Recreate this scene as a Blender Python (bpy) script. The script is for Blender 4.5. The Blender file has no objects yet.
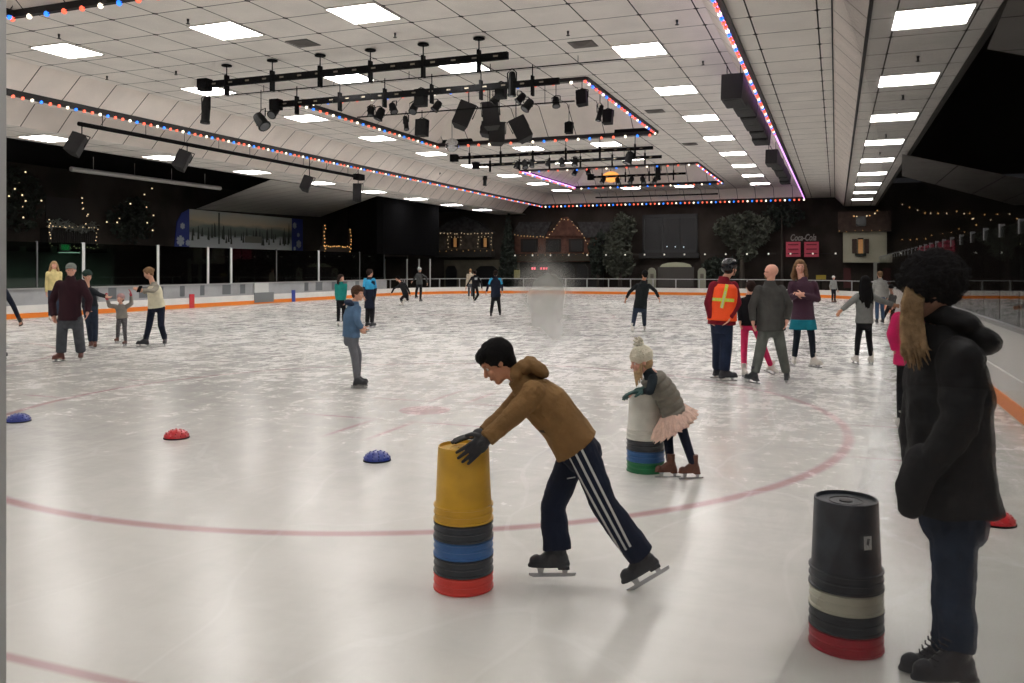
import bpy, math, random
from mathutils import Vector, Matrix
from mathutils.bvhtree import BVHTree
random.seed(7)
SC = bpy.context.scene
COL = SC.collection
PI = math.pi
# ---------------------------------------------------------------- camera numbers (1024x683 frame)
F = 840.0; CX = 512.0; HY = 268.0; HC = 1.73
YAW = math.atan(324/F); CT, ST = math.cos(YAW), math.sin(YAW)
def W(px, py, d):
    "the place at depth d that the photograph shows at this pixel"
    r = (px-CX)/F*d
    return Vector((r*CT-d*ST, r*ST+d*CT, HC-(py-HY)/F*d))
def G(px, py, z=0.0):
    d = (HC-z)*F/(py-HY)
    return W(px, py, d)
def onY(px, py, Y):
    t = (px-CX)/F; X = Y*(t*CT-ST)/(CT+t*ST); d = Y*CT-X*ST
    return Vector((X, Y, HC-(py-HY)/F*d))
def onX(px, py, X):
    t = (px-CX)/F; Y = X*(CT+t*ST)/(t*CT-ST); d = Y*CT-X*ST
    return Vector((X, Y, HC-(py-HY)/F*d))
def VW(x, y, z=0.0):
    "image-right, away, up -> world direction"
    return Vector((x*CT-y*ST, x*ST+y*CT, z))
# ---------------------------------------------------------------- materials
def lin(c):
    return tuple(((v/255)/12.92 if v/255 <= .04045 else ((v/255+.055)/1.055)**2.4) for v in c)
MATS = {}
def mat(name, col=(128,128,128), rough=.6, metal=0.0, emit=None, es=0.0, noise=0.0, nscale=20.0, bump=0.0, bscale=60.0, spec=.5, coat=0.0, alpha=1.0, var=None):
    if name in MATS: return MATS[name]
    m = bpy.data.materials.new(name); m.use_nodes = True
    nt = m.node_tree; b = nt.nodes['Principled BSDF']
    c = lin(col)
    b.inputs['Base Color'].default_value = (*c, 1)
    b.inputs['Roughness'].default_value = rough
    b.inputs['Metallic'].default_value = metal
    b.inputs['Specular IOR Level'].default_value = spec
    b.inputs['Coat Weight'].default_value = coat
    if emit:
        b.inputs['Emission Color'].default_value = (*lin(emit), 1)
        b.inputs['Emission Strength'].default_value = es
    if noise or bump:
        tc = nt.nodes.new('ShaderNodeTexCoord')
    if noise:
        n = nt.nodes.new('ShaderNodeTexNoise'); n.inputs['Scale'].default_value = nscale; n.inputs['Detail'].default_value = 4
        nt.links.new(tc.outputs['Object'], n.inputs['Vector'])
        mx = nt.nodes.new('ShaderNodeMix'); mx.data_type = 'RGBA'
        c2 = lin(var) if var else tuple(min(1, v*(1+noise)) for v in c)
        c1 = c if var else tuple(v*(1-noise) for v in c)
        mx.inputs[6].default_value = (*c1, 1); mx.inputs[7].default_value = (*c2, 1)
        rp = nt.nodes.new('ShaderNodeMapRange'); rp.inputs[1].default_value = .35; rp.inputs[2].default_value = .65
        nt.links.new(n.outputs['Fac'], rp.inputs[0]); nt.links.new(rp.outputs[0], mx.inputs[0])
        nt.links.new(mx.outputs[2], b.inputs['Base Color'])
    if bump:
        n2 = nt.nodes.new('ShaderNodeTexNoise'); n2.inputs['Scale'].default_value = bscale; n2.inputs['Detail'].default_value = 3
        nt.links.new(tc.outputs['Object'], n2.inputs['Vector'])
        bp = nt.nodes.new('ShaderNodeBump'); bp.inputs['Strength'].default_value = bump; bp.inputs['Distance'].default_value = .02
        nt.links.new(n2.outputs['Fac'], bp.inputs['Height']); nt.links.new(bp.outputs['Normal'], b.inputs['Normal'])
    MATS[name] = m
    return m
def fab(name, col, rough=.9, bump=.35, bscale=35, noise=.12, nscale=9):
    return mat(name, col, rough, noise=noise, nscale=nscale, bump=bump, bscale=bscale, spec=.2)
def math_node(nt, op, a, b=None):
    n = nt.nodes.new('ShaderNodeMath'); n.operation = op
    for i, v in ((0, a), (1, b)):
        if v is None: continue
        if isinstance(v, (int, float)): n.inputs[i].default_value = v
        else: nt.links.new(v, n.inputs[i])
    return n.outputs[0]
def tile_mat(name, col, x0=None, y0=None, sx=1.22, sy=1.281, w=.03, line=(38,36,36)):
    m = mat(name, col, .85, noise=.05, nscale=1.3, spec=.2)
    nt = m.node_tree; b = nt.nodes['Principled BSDF']
    tc = nt.nodes.new('ShaderNodeTexCoord'); sp = nt.nodes.new('ShaderNodeSeparateXYZ')
    nt.links.new(tc.outputs['Object'], sp.inputs[0])
    ds = []
    for k, o, s in ((0, x0, sx), (1, y0, sy)):
        if o is None: continue
        v = math_node(nt, 'FRACT', math_node(nt, 'DIVIDE', math_node(nt, 'SUBTRACT', sp.outputs[k], o), s))
        ds.append(math_node(nt, 'MULTIPLY', math_node(nt, 'MINIMUM', v, math_node(nt, 'SUBTRACT', 1.0, v)), s))
    mask = math_node(nt, 'LESS_THAN', ds[0], w/2)
    if len(ds) == 2:
        m2 = math_node(nt, 'LESS_THAN', ds[1], w/2)
        nd = math_node(nt, 'LESS_THAN', math_node(nt, 'ADD', ds[0], ds[1]), w*2.6)
        mask = math_node(nt, 'MAXIMUM', math_node(nt, 'MAXIMUM', mask, m2), nd)
    src = b.inputs['Base Color'].links[0].from_socket
    mx = nt.nodes.new('ShaderNodeMix'); mx.data_type = 'RGBA'
    nt.links.new(mask, mx.inputs[0]); nt.links.new(src, mx.inputs[6]); mx.inputs[7].default_value = (*lin(line), 1)
    nt.links.new(mx.outputs[2], b.inputs['Base Color'])
    return m
def glass_mat(name, tint=(235,245,240), strength=1.0, smudge=None):
    m = bpy.data.materials.new(name); m.use_nodes = True; nt = m.node_tree
    nt.nodes.clear()
    out = nt.nodes.new('ShaderNodeOutputMaterial')
    tr = nt.nodes.new('ShaderNodeBsdfTransparent'); tr.inputs[0].default_value = (*lin(tint), 1)
    gl = nt.nodes.new('ShaderNodeBsdfGlossy'); gl.inputs['Roughness'].default_value = .02
    fr = nt.nodes.new('ShaderNodeFresnel'); fr.inputs[0].default_value = 1.45
    mx = nt.nodes.new('ShaderNodeMixShader')
    f = math_node(nt, 'MULTIPLY', fr.outputs[0], strength)
    nt.links.new(f, mx.inputs[0]); nt.links.new(tr.outputs[0], mx.inputs[1]); nt.links.new(gl.outputs[0], mx.inputs[2])
    last = mx.outputs[0]
    if smudge:
        c, rx, rz = smudge
        tc = nt.nodes.new('ShaderNodeTexCoord')
        mp = nt.nodes.new('ShaderNodeVectorMath'); mp.operation = 'SUBTRACT'; mp.inputs[1].default_value = c
        nt.links.new(tc.outputs['Object'], mp.inputs[0])
        nz = nt.nodes.new('ShaderNodeTexNoise'); nz.inputs['Scale'].default_value = 55; nt.links.new(tc.outputs['Object'], nz.inputs['Vector'])
        dv = nt.nodes.new('ShaderNodeVectorMath'); dv.operation = 'DIVIDE'; dv.inputs[1].default_value = (rx, rx, rz)
        nt.links.new(mp.outputs[0], dv.inputs[0])
        ln = nt.nodes.new('ShaderNodeVectorMath'); ln.operation = 'LENGTH'; nt.links.new(dv.outputs[0], ln.inputs[0])
        dd = math_node(nt, 'ADD', ln.outputs['Value'], math_node(nt, 'MULTIPLY', math_node(nt, 'SUBTRACT', nz.outputs['Fac'], .5), 1.0))
        rp = nt.nodes.new('ShaderNodeMapRange'); rp.interpolation_type = 'SMOOTHSTEP'; rp.inputs[1].default_value = 1.5; rp.inputs[2].default_value = .15
        rp.inputs[3].default_value = 0; rp.inputs[4].default_value = .5
        nt.links.new(dd, rp.inputs[0])
        df = nt.nodes.new('ShaderNodeBsdfDiffuse'); df.inputs[0].default_value = (*lin((205,205,200)), 1)
        tl = nt.nodes.new('ShaderNodeBsdfTranslucent'); tl.inputs[0].default_value = (*lin((215,215,210)), 1)
        ad = nt.nodes.new('ShaderNodeMixShader'); ad.inputs[0].default_value = .75
        nt.links.new(df.outputs[0], ad.inputs[1]); nt.links.new(tl.outputs[0], ad.inputs[2])
        m2 = nt.nodes.new('ShaderNodeMixShader')
        nt.links.new(rp.outputs[0], m2.inputs[0]); nt.links.new(last, m2.inputs[1]); nt.links.new(ad.outputs[0], m2.inputs[2])
        last = m2.outputs[0]
    nt.links.new(last, out.inputs[0])
    MATS[name] = m
    return m
# ---------------------------------------------------------------- mesh collector
class MB:
    def __init__(s): s.v = []; s.f = []; s.mi = []; s.cur = 0
    def add(s, vs, fs):
        o = len(s.v); s.v += [tuple(v) for v in vs]; s.f += [tuple(i+o for i in f) for f in fs]; s.mi += [s.cur]*len(fs)
    def box(s, c, h, R=None):
        c = Vector(c); vs = []
        for x in (-1, 1):
            for y in (-1, 1):
                for z in (-1, 1):
                    p = Vector((x*h[0], y*h[1], z*h[2])); vs.append(c + (R @ p if R else p))
        s.add(vs, [(0,1,3,2),(4,6,7,5),(0,4,5,1),(2,3,7,6),(0,2,6,4),(1,5,7,3)]); return s
    def span(s, a, b):
        a, b = Vector(a), Vector(b)
        return s.box((a+b)/2, [abs(v)/2 for v in (b-a)])
    def loft(s, rings, n=20, caps=True):
        "rings: (centre, u, v) half-axis vectors"
        vs = []; fs = []
        for c, u, v in rings:
            for i in range(n):
                t = 2*PI*i/n; vs.append(Vector(c)+Vector(u)*math.cos(t)+Vector(v)*math.sin(t))
        m = len(rings)
        for k in range(m-1):
            for i in range(n):
                j = (i+1) % n; fs.append((k*n+i, k*n+j, (k+1)*n+j, (k+1)*n+i))
        if caps:
            fs.append(tuple(range(n-1, -1, -1))); fs.append(tuple((m-1)*n+i for i in range(n)))
        s.add(vs, fs); return s
    def cap(s, p0, p1, r0, r1, n=14, e0=True, e1=True, flat=1.0, up=None):
        p0, p1 = Vector(p0), Vector(p1); a = p1-p0; L = a.length
        if L < 1e-6: a = Vector((0,0,1e-5)); L = 1e-5
        a = a/L
        ref = Vector(up) if up is not None else (Vector((0,0,1)) if abs(a.z) < .9 else Vector((1,0,0)))
        u = a.cross(ref).normalized(); v = a.cross(u).normalized()*flat
        rings = []
        if e0:
            for q in (80, 55, 28): t = math.radians(q); rings.append((p0-a*r0*math.sin(t), u*r0*math.cos(t), v*r0*math.cos(t)))
        rings.append((p0, u*r0, v*r0)); rings.append((p1, u*r1, v*r1))
        if e1:
            for q in (28, 55, 80): t = math.radians(q); rings.append((p1+a*r1*math.sin(t), u*r1*math.cos(t), v*r1*math.cos(t)))
        return s.loft(rings, n)
    def chain(s, pts, rs, n=12, **k):
        for i in range(len(pts)-1): s.cap(pts[i], pts[i+1], rs[i], rs[i+1], n, **k)
        return s
    def tube(s, pts, r, n=8):
        pts = [Vector(p) for p in pts]; rings = []
        for i, p in enumerate(pts):
            a = (pts[min(i+1, len(pts)-1)]-pts[max(i-1, 0)]).normalized()
            ref = Vector((0,0,1)) if abs(a.z) < .95 else Vector((1,0,0))
            u = a.cross(ref).normalized(); v = a.cross(u); rings.append((p, u*r, v*r))
        return s.loft(rings, n)
    def ell(s, c, ax, n=16):
        "ax: three half-axis vectors"
        X, Y, Z = [Vector(q) for q in ax]; rings = []
        for k in range(1, 10):
            t = -PI/2+PI*k/10; rings.append((Vector(c)+Z*math.sin(t), X*math.cos(t), Y*math.cos(t)))
        return s.loft(rings, n)
    def sph(s, c, r, n=12): return s.ell(c, ((r,0,0),(0,r,0),(0,0,r)), n)
    def lathe(s, c, prof, n=32, ax=None):
        c = Vector(c); vs = []; fs = []
        for r, z in prof:
            for i in range(n):
                t = 2*PI*i/n; p = Vector((r*math.cos(t), r*math.sin(t), z)); vs.append(c+(ax @ p if ax else p))
        for k in range(len(prof)-1):
            for i in range(n):
                j = (i+1) % n; fs.append((k*n+i, k*n+j, (k+1)*n+j, (k+1)*n+i))
        s.add(vs, fs); return s
    def prism(s, poly, ext):
        "closed polygon (3D points) extruded along the vector ext"
        n = len(poly); e = Vector(ext)
        vs = [Vector(p) for p in poly]+[Vector(p)+e for p in poly]
        s.add(vs, [tuple(range(n-1,-1,-1)), tuple(range(n, 2*n))]+[(i, (i+1)%n, (i+1)%n+n, i+n) for i in range(n)]); return s
    def quad(s, *p): s.add(p, [tuple(range(len(p)))]); return s
    def build(s, name, m, parent=None, smooth=False, org=None, wob=None):
        me = bpy.data.meshes.new(name)
        o = Vector(org) if org is not None else (worldloc(parent) if parent else Vector((0,0,0)))
        me.from_pydata([Vector(v)-o for v in s.v], [], s.f)
        for mm in (m if isinstance(m, (list, tuple)) else [m]): me.materials.append(mm)
        me.polygons.foreach_set('material_index', s.mi)
        if smooth: me.polygons.foreach_set('use_smooth', [True]*len(me.polygons))
        me.validate()
        ob = bpy.data.objects.new(name, me); COL.objects.link(ob)
        if parent: ob.parent = parent
        else: ob.location = o
        return ob
    def organic(s, name, m, parent, vox=.008, sm=4, disp=0.0, dsize=.1, org=None):
        "the collected solids fused into one continuous smooth skin"
        ob = s.build('tmp', m, None)
        md = ob.modifiers.new('r', 'REMESH'); md.mode = 'VOXEL'; md.voxel_size = vox; md.use_smooth_shade = True
        if sm:
            q = ob.modifiers.new('s', 'SMOOTH'); q.iterations = sm; q.factor = .5
        if disp:
            t = bpy.data.textures.get('clouds%g' % dsize) or bpy.data.textures.new('clouds%g' % dsize, 'CLOUDS'); t.noise_scale = dsize
            q = ob.modifiers.new('d', 'DISPLACE'); q.texture = t; q.strength = disp; q.mid_level = .5; q.texture_coords = 'GLOBAL'
        bpy.context.view_layer.update()
        dg = bpy.context.evaluated_depsgraph_get()
        me = bpy.data.meshes.new_from_object(ob.evaluated_get(dg)); me.name = name
        me.materials.clear(); me.materials.append(m)
        bpy.data.objects.remove(ob)
        o = Vector(org) if org is not None else (worldloc(parent) if parent else Vector((0,0,0)))
        me.transform(Matrix.Translation(-o))
        me.polygons.foreach_set('use_smooth', [True]*len(me.polygons))
        ob = bpy.data.objects.new(name, me); COL.objects.link(ob)
        if parent: ob.parent = parent
        else: ob.location = o
        return ob
def worldloc(o):
    p = Vector((0,0,0))
    while o: p += o.location; o = o.parent
    return p
def tag(o, label=None, cat=None, group=None, kind=None):
    if label: o['label'] = label
    if cat: o['category'] = cat
    if group: o['group'] = group
    if kind: o['kind'] = kind
    return o
def thing(name, loc, label, cat, group=None):
    o = bpy.data.objects.new(name, None); COL.objects.link(o); o.location = loc; o.empty_display_size = .1
    return tag(o, label, cat, group)
def struct(o): o['kind'] = 'structure'; return o
def copy_tree(o, loc, label=None, group=None):
    c = o.copy(); COL.objects.link(c); c.location = loc
    if label: c['label'] = label
    if group: c['group'] = group
    for ch in o.children:
        d = ch.copy(); COL.objects.link(d); d.parent = c
        for g in ch.children:
            e = g.copy(); COL.objects.link(e); e.parent = d
    return c
ORD = ['nearest','second','third','fourth','fifth','sixth','seventh','eighth','ninth','tenth','eleventh']
EXPO = 0.0
mat('bark_dark', (58,52,46), .9)
# ================================================================ THE RINK
XR, XL, YN, YF = 1.9, -25.5, -.7, 53.0
def rpath(off=0.0, n=14):
    "rink outline (inner face of the boards), anticlockwise from the near right corner; off pushes it outward"
    P = []
    for cx, cy, r, a0 in ((XR-5.6, 4.9, 5.6, -90), (XR-8, YF-8, 8, 0), (XL+8, YF-8, 8, 90), (XL+5.6, 4.9, 5.6, 180)):
        for i in range(n+1):
            a = math.radians(a0+90*i/n); P.append((cx+(r+off)*math.cos(a), cy+(r+off)*math.sin(a)))
    return P
# ---- ice
def ice_material():
    m = bpy.data.materials.new('ice'); m.use_nodes = True; nt = m.node_tree; b = nt.nodes['Principled BSDF']
    tc = nt.nodes.new('ShaderNodeTexCoord'); sp = nt.nodes.new('ShaderNodeSeparateXYZ'); nt.links.new(tc.outputs['Object'], sp.inputs[0])
    X, Y = sp.outputs[0], sp.outputs[1]
    M = lambda op, a, c=None: math_node(nt, op, a, c)
    def band(v, c, hw): # |v-c|<hw soft
        r = nt.nodes.new('ShaderNodeMapRange'); r.inputs[1].default_value = hw*1.5; r.inputs[2].default_value = hw*.5
        nt.links.new(M('ABSOLUTE', M('SUBTRACT', v, c)), r.inputs[0]); return r.outputs[0]
    def both(a, c): return M('MULTIPLY', a, c)
    def dist(cx, cy):
        dx = M('SUBTRACT', X, cx); dy = M('SUBTRACT', Y, cy)
        return M('SQRT', M('ADD', M('MULTIPLY', dx, dx), M('MULTIPLY', dy, dy)))
    reds = []
    for cx in (-4.75, -18.3):
        for cy in (9.25, 44.3):
            d = dist(cx, cy)
            reds.append(band(d, 4.87, .05)); reds.append(M('LESS_THAN', dist(cx+.08, cy-.1), .31))
        # four L marks round the spot
        ax2 = M('ABSOLUTE', M('SUBTRACT', X, cx+.08)); ay2 = M('ABSOLUTE', M('SUBTRACT', Y, 9.1))
        ax = M('ABSOLUTE', M('SUBTRACT', X, cx)); ay = M('ABSOLUTE', M('SUBTRACT', Y, 9.15))
        reds.append(both(band(ay2, .68, .032), band(ax2, .72, .40)))
        reds.append(both(band(ax2, .25, .032), band(ay2, 1.2, .42)))
        # hash marks outside the circle
        reds.append(both(band(ay, .85, .03), band(ax, 5.25, .32)))
    reds.append(both(band(Y, 2.68, .03), band(X, -11.8, 12.6)))
    reds.append(both(band(Y, 28.1, .13), band(X, -11.8, 13.8)))
    reds.append(band(dist(-11.8, 28.1), 4.57, .03))
    red = reds[0]
    for r in reds[1:]: red = M('MAXIMUM', red, r)
    blue = M('MAXIMUM', both(band(Y, 20.8, .13), band(X, -11.8, 13.8)), both(band(Y, 35.5, .13), band(X, -11.8, 13.8)))
    # skate wear: fine streaky noise, stronger away from the near end
    def noise(scale, vec, det=5, rough=.6, dist_=0):
        n = nt.nodes.new('ShaderNodeTexNoise'); n.inputs['Scale'].default_value = scale; n.inputs['Detail'].default_value = det
        n.inputs['Roughness'].default_value = rough; n.inputs['Distortion'].default_value = dist_
        nt.links.new(vec, n.inputs['Vector']); return n.outputs['Fac']
    mp = nt.nodes.new('ShaderNodeMapping'); mp.inputs['Scale'].default_value = (.8, 2.6, 1); mp.inputs['Rotation'].default_value = (0, 0, .35)
    nt.links.new(tc.outputs['Object'], mp.inputs[0])
    mpb = nt.nodes.new('ShaderNodeMapping'); mpb.inputs['Scale'].default_value = (2.4, .8, 1); mpb.inputs['Rotation'].default_value = (0, 0, .9)
    nt.links.new(tc.outputs['Object'], mpb.inputs[0])
    n1 = M('MULTIPLY', M('ADD', noise(1.5, mp.outputs[0], 9, .75, .9), noise(1.3, mpb.outputs[0], 9, .75, .9)), .5)
    n2 = noise(7.0, tc.outputs['Object'], 5, .7, .8)
    n3 = noise(.22, tc.outputs['Object'], 2)
    w = nt.nodes.new('ShaderNodeMapRange'); w.inputs[1].default_value = 7; w.inputs[2].default_value = 19; w.inputs[3].default_value = .10
    nt.links.new(M('ADD', Y, M('MULTIPLY', n3, 5)), w.inputs[0])
    s = nt.nodes.new('ShaderNodeMapRange'); s.inputs[1].default_value = .47; s.inputs[2].default_value = .62
    nt.links.new(M('ADD', M('MULTIPLY', n1, .75), M('MULTIPLY', n2, .25)), s.inputs[0])
    scr = M('MULTIPLY', s.outputs[0], w.outputs[0])
    # thin curved scratches
    vo = nt.nodes.new('ShaderNodeTexVoronoi'); vo.feature = 'DISTANCE_TO_EDGE'; vo.inputs['Scale'].default_value = .9
    mp2 = nt.nodes.new('ShaderNodeMapping'); mp2.inputs['Scale'].default_value = (1, .45, 1); nt.links.new(tc.outputs['Object'], mp2.inputs[0])
    nd = nt.nodes.new('ShaderNodeTexNoise'); nd.inputs['Scale'].default_value = .8; nt.links.new(mp2.outputs[0], nd.inputs['Vector'])
    av = nt.nodes.new('ShaderNodeVectorMath'); av.operation = 'ADD'; nt.links.new(mp2.outputs[0], av.inputs[0]); nt.links.new(nd.outputs['Color'], av.inputs[1])
    nt.links.new(av.outputs[0], vo.inputs['Vector'])
    lines = M('MULTIPLY', M('LESS_THAN', vo.outputs[0], .012), w.outputs[0])
    def mix(f, a, c, k=1.0):
        q = nt.nodes.new('ShaderNodeMix'); q.data_type = 'RGBA'
        nt.links.new(M('MULTIPLY', f, k), q.inputs[0])
        if isinstance(a, tuple): q.inputs[6].default_value = (*lin(a), 1)
        else: nt.links.new(a, q.inputs[6])
        q.inputs[7].default_value = (*lin(c), 1); return q.outputs[2]
    c = mix(red, (208,207,202), (156,76,90), .62)
    c = mix(blue, c, (70,78,92), .7)
    c = mix(scr, c, (236,237,235), .7)
    dk = nt.nodes.new('ShaderNodeMapRange'); dk.inputs[1].default_value = .53; dk.inputs[2].default_value = .42
    nt.links.new(M('ADD', M('MULTIPLY', n1, .75), M('MULTIPLY', n3, .25)), dk.inputs[0])
    c = mix(M('MULTIPLY', dk.outputs[0], w.outputs[0]), c, (146,149,149), .8)
    c = mix(lines, c, (250,250,250), .6)
    nt.links.new(c, b.inputs['Base Color'])
    rr = nt.nodes.new('ShaderNodeMapRange'); rr.inputs[3].default_value = .17; rr.inputs[4].default_value = .55
    nt.links.new(M('ADD', scr, M('MULTIPLY', n2, .15)), rr.inputs[0]); nt.links.new(rr.outputs[0], b.inputs['Roughness'])
    b.inputs['IOR'].default_value = 1.31
    bp = nt.nodes.new('ShaderNodeBump'); bp.inputs['Strength'].default_value = .12; bp.inputs['Distance'].default_value = .02
    nt.links.new(M('ADD', scr, M('MULTIPLY', n2, .3)), bp.inputs['Height']); nt.links.new(bp.outputs['Normal'], b.inputs['Normal'])
    return m
P0 = rpath(0.02)
struct(MB().quad(*[(x, y, 0) for x, y in P0]).build('floor_ice', ice_material()))
fl = MB(); fl.span((-40, -6, -.12), (16, 75, -.04))
struct(fl.build('floor', mat('dark_rubber', (48,46,45), .9)))

# ---- boards
white = mat('dasher_white', (226,226,222), .35, noise=.06, nscale=2)
orange = mat('kick_orange', (232,128,34), .4)
greyp = mat('ledge_grey', (150,152,154), .45, noise=.12, nscale=1.2)
steel = mat('rail_metal', (170,172,172), .35, metal=.6)
def strip_along(path_in, path_out, z0, z1, closed=True, i0=0, i1=None):
    mb = MB(); n = len(path_in); idx = list(range(n)) if closed else list(range(i0, i1))
    vs = []
    for i in idx:
        (a, b_), (c, d) = path_in[i % n], path_out[i % n]
        vs += [(a, b_, z0), (a, b_, z1), (c, d, z1), (c, d, z0)]
    k = len(idx); fs = []
    for q in range(k if closed else k-1):
        p, r = q*4, ((q+1) % k)*4
        for e in range(4): fs.append((p+e, r+e, r+(e+1) % 4, p+(e+1) % 4))
    if not closed: fs += [(0,1,2,3), tuple((k-1)*4+e for e in (3,2,1,0))]
    mb.add(vs, fs); return mb
bd = thing('rink_boards', (XL, 20, 0), 'white dasher boards with orange kick strip running round the whole ice', 'rink boards')
strip_along(rpath(0), rpath(.09), 0, .47).build('dasher', white, bd)['label'] = 'white lower board'
strip_along(rpath(-.015), rpath(.0), .035, .205).build('kick_strip', orange, bd)['label'] = 'orange kick strip'
# upper band: grey panels on the left side and near end, open railing round the far end
NP = len(rpath())
def near_left(i):
    x, y = rpath()[i]
    return x < -20 and y < 45.6
idx = [i for i in range(NP) if near_left(i)]
strip_along(rpath(.03), rpath(.07), .47, 1.03, False, min(idx), max(idx)+1).build('upper_panel', greyp, bd)['label'] = 'grey upper band of the left boards'
strip_along(rpath(.0), rpath(.10), 1.0, 1.05).build('top_rail', steel, bd)
near = [i for i in range(NP) if rpath()[i][1] < 5.0 and rpath()[i][0] > -12]
strip_along(rpath(.03), rpath(.07), .47, 1.0, False, 0, 15).build('upper_panel', white, bd)
mb = MB(); mb.span((XR+.03, 4.9, .47), (XR+.07, YF-8, 1.0)); mb.build('upper_panel', white, bd)
PF = rpath(.05, 40)
cnt = 0; last = None
def seglen(a, b): return math.hypot(a[0]-b[0], a[1]-b[1])
far = [p for p in PF if p[1] > 44.8]
pts = []; acc = 0
for a, b_ in zip(far, far[1:]):
    L = seglen(a, b_); k = 0
    while acc <= L:
        t = acc/L if L else 0; pts.append((a[0]+(b_[0]-a[0])*t, a[1]+(b_[1]-a[1])*t)); acc += 1.45
    acc -= L
for x, y in pts:
    MB().span((x-.03, y-.03, .47), (x+.03, y+.03, 1.0)).build('rail_post', steel, bd)
# patches of colour on the left boards
for y, m, z0, z1, w_, l in ((28.35, mat('line_red', (190,40,52), .4), .0, .62, .28, 'red line marker'), (35.5, mat('line_blue', (46,66,150), .4), .0, .62, .28, 'blue line marker')):
    MB().span((XL+.005, y-w_/2, z0+.03), (XL+.03, y+w_/2, z1)).build('line_marker', m, bd)['label'] = l
MB().span((XL+.001, 32.45, .1), (XL+.03, 33.9, .56)).build('door_panel', mat('kick_grey', (112,116,118), .5), bd)['label'] = 'dark grey gate panel'
MB().span((XL+.001, 32.45, .57), (XL+.03, 33.5, 1.02)).build('door_panel', mat('pale_panel', (196,198,196), .5), bd)['label'] = 'pale gate panel'
rnd = random.Random(3)
dkp = mat('patch_dark', (92,96,100), .5)
for y in (16.3, 23.1, 24.0, 25.5, 26.3, 27.7, 28.9, 30.3, 31.5, 36.5, 37.5, 39.0, 40.0, 41.4):  # thin darker plates of random width along the grey band
    MB().span((XL-.028, y, .55), (XL-.02, y+rnd.uniform(.25, .6), .98)).build('dark_patch', dkp, bd)['label'] = 'darker patch on the grey band'
# ---- glass
gl_side = glass_mat('side_glass', (222,236,228), 1.0)
post_w = mat('post_white', (205,208,205), .4)
glr = thing('rink_glass', (XR, 20, 1.05), 'clear glass screen with metal posts along the right boards', 'glass screen')
ys = [4.9+1.22*i for i in range(0, 33)]
for a, b_ in zip(ys, ys[1:]):
    MB().span((XR+.045, a+.02, 1.05), (XR+.057, b_-.02, 2.25)).build('pane', gl_side, glr)
for y in ys:
    MB().span((XR+.07, y-.018, 1.0), (XR+.1, y+.018, 2.12)).build('post', mat('post_grey', (84,86,88), .5), glr)
    MB().span((XR+.04, y-.04, 2.12), (XR+.10, y+.04, 2.29)).build('bracket', mat('bracket_grey', (120,122,124), .5), glr)
gll = thing('rink_glass', (XL, 20, 1.05), 'dark greenish glass screen above the left boards', 'glass screen')
ys = [8.4, 10.9, 13.4, 16.0, 18.5, 21.0, 22.9, 26.5, 29.4, 30.9, 34.2, 37.8, 41.9, 44.7]
gl_left = glass_mat('left_glass', (170,190,180), 1.0)
for a, b_ in zip(ys, ys[1:]):
    MB().span((XL-.055, a+.03, 1.05), (XL-.043, b_-.03, 2.62)).build('pane', gl_left, gll)
for y in ys:
    big = y in (22.9, 26.5, 29.4, 30.9, 37.8)
    MB().span((XL-.09, y-(.06 if big else .025), 1.0), (XL-.03, y+(.06 if big else .025), 2.66)).build('post', post_w if big else mat('post_grey', (98,100,102), .5), gll)
# the pale poles standing in the gateways behind the left boards
for i, (px, top, bot, w_) in enumerate(((155,252,283,.09),(160,252,283,.07),(168,252,283,.16),(178,253,283,.05),(323,258,281,.08),(329,258,281,.08),(407,259,282,.12),(419,259,282,.12),(430,259,282,.12),(363,259,282,.05))):
    a = onX(px, top, -27.2); b_ = onX(px, 290, -27.2)
    if px > 400: a = onY(px, top, 54.5); b_ = onY(px, 290, 54.5)
    o = MB(); o.cap((a.x, a.y, 0), (a.x, a.y, a.z), w_/2, w_/2, 10, False, False); o.add([], [])
    o.cap((a.x, a.y, 0), (a.x, a.y, .04), w_*1.3, w_*1.3, 10, False, False)
    tag(o.build('steel_pole', post_w, org=(a.x, a.y, 0)), 'pale steel pole behind the ' + ('left boards, ' + ['leftmost of the close group','second of the close group','thickest of the close group','thin one right of the thick pole'][i] if i < 4 else ['left of the lit sign','just right of the lit sign','far corner boards, left of three','far corner boards, middle of three','far corner boards, right of three','left boards, by the bent skater'][i-4]), 'pole')
# ---- the viewing window the picture is taken through (near corner glass)
A = Vector((-0.4760, 0.3401, 0)); B = Vector((.32, 1.02, 0))
dr = (B-A).normalized(); nn = Vector((-dr.y, dr.x, 0))
# where the smudge sits on this pane
ray = W(548, 303, 1.0)-Vector((0,0,HC)); t_ = ((A-Vector((0,0,0))).dot(nn))/ray.dot(nn)
sm = Vector((0,0,HC))+ray*t_
R = Matrix.Rotation(math.atan2(dr.y, dr.x), 3, 'Z')
mid = (A+B)/2; L = (B-A).length
pane = MB(); pane.box((0,0,0), (L/2, .004, .75))
po = pane.build('window_1', glass_mat('window_glass', (252,251,251), .5, (tuple(R.inverted() @ (sm-Vector((mid.x, mid.y, 1.8)))), .020, .031)))
po.location = (mid.x, mid.y, 1.8); po.rotation_euler = (0,0,math.atan2(dr.y, dr.x)); struct(po)
fr = MB(); fr.box(A-dr*.0+Vector((0,0,1.3)), (.02, .02, 1.3), R); struct(fr.build('trim_1', mat('frame_grey', (170,172,170), .5)))

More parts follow.
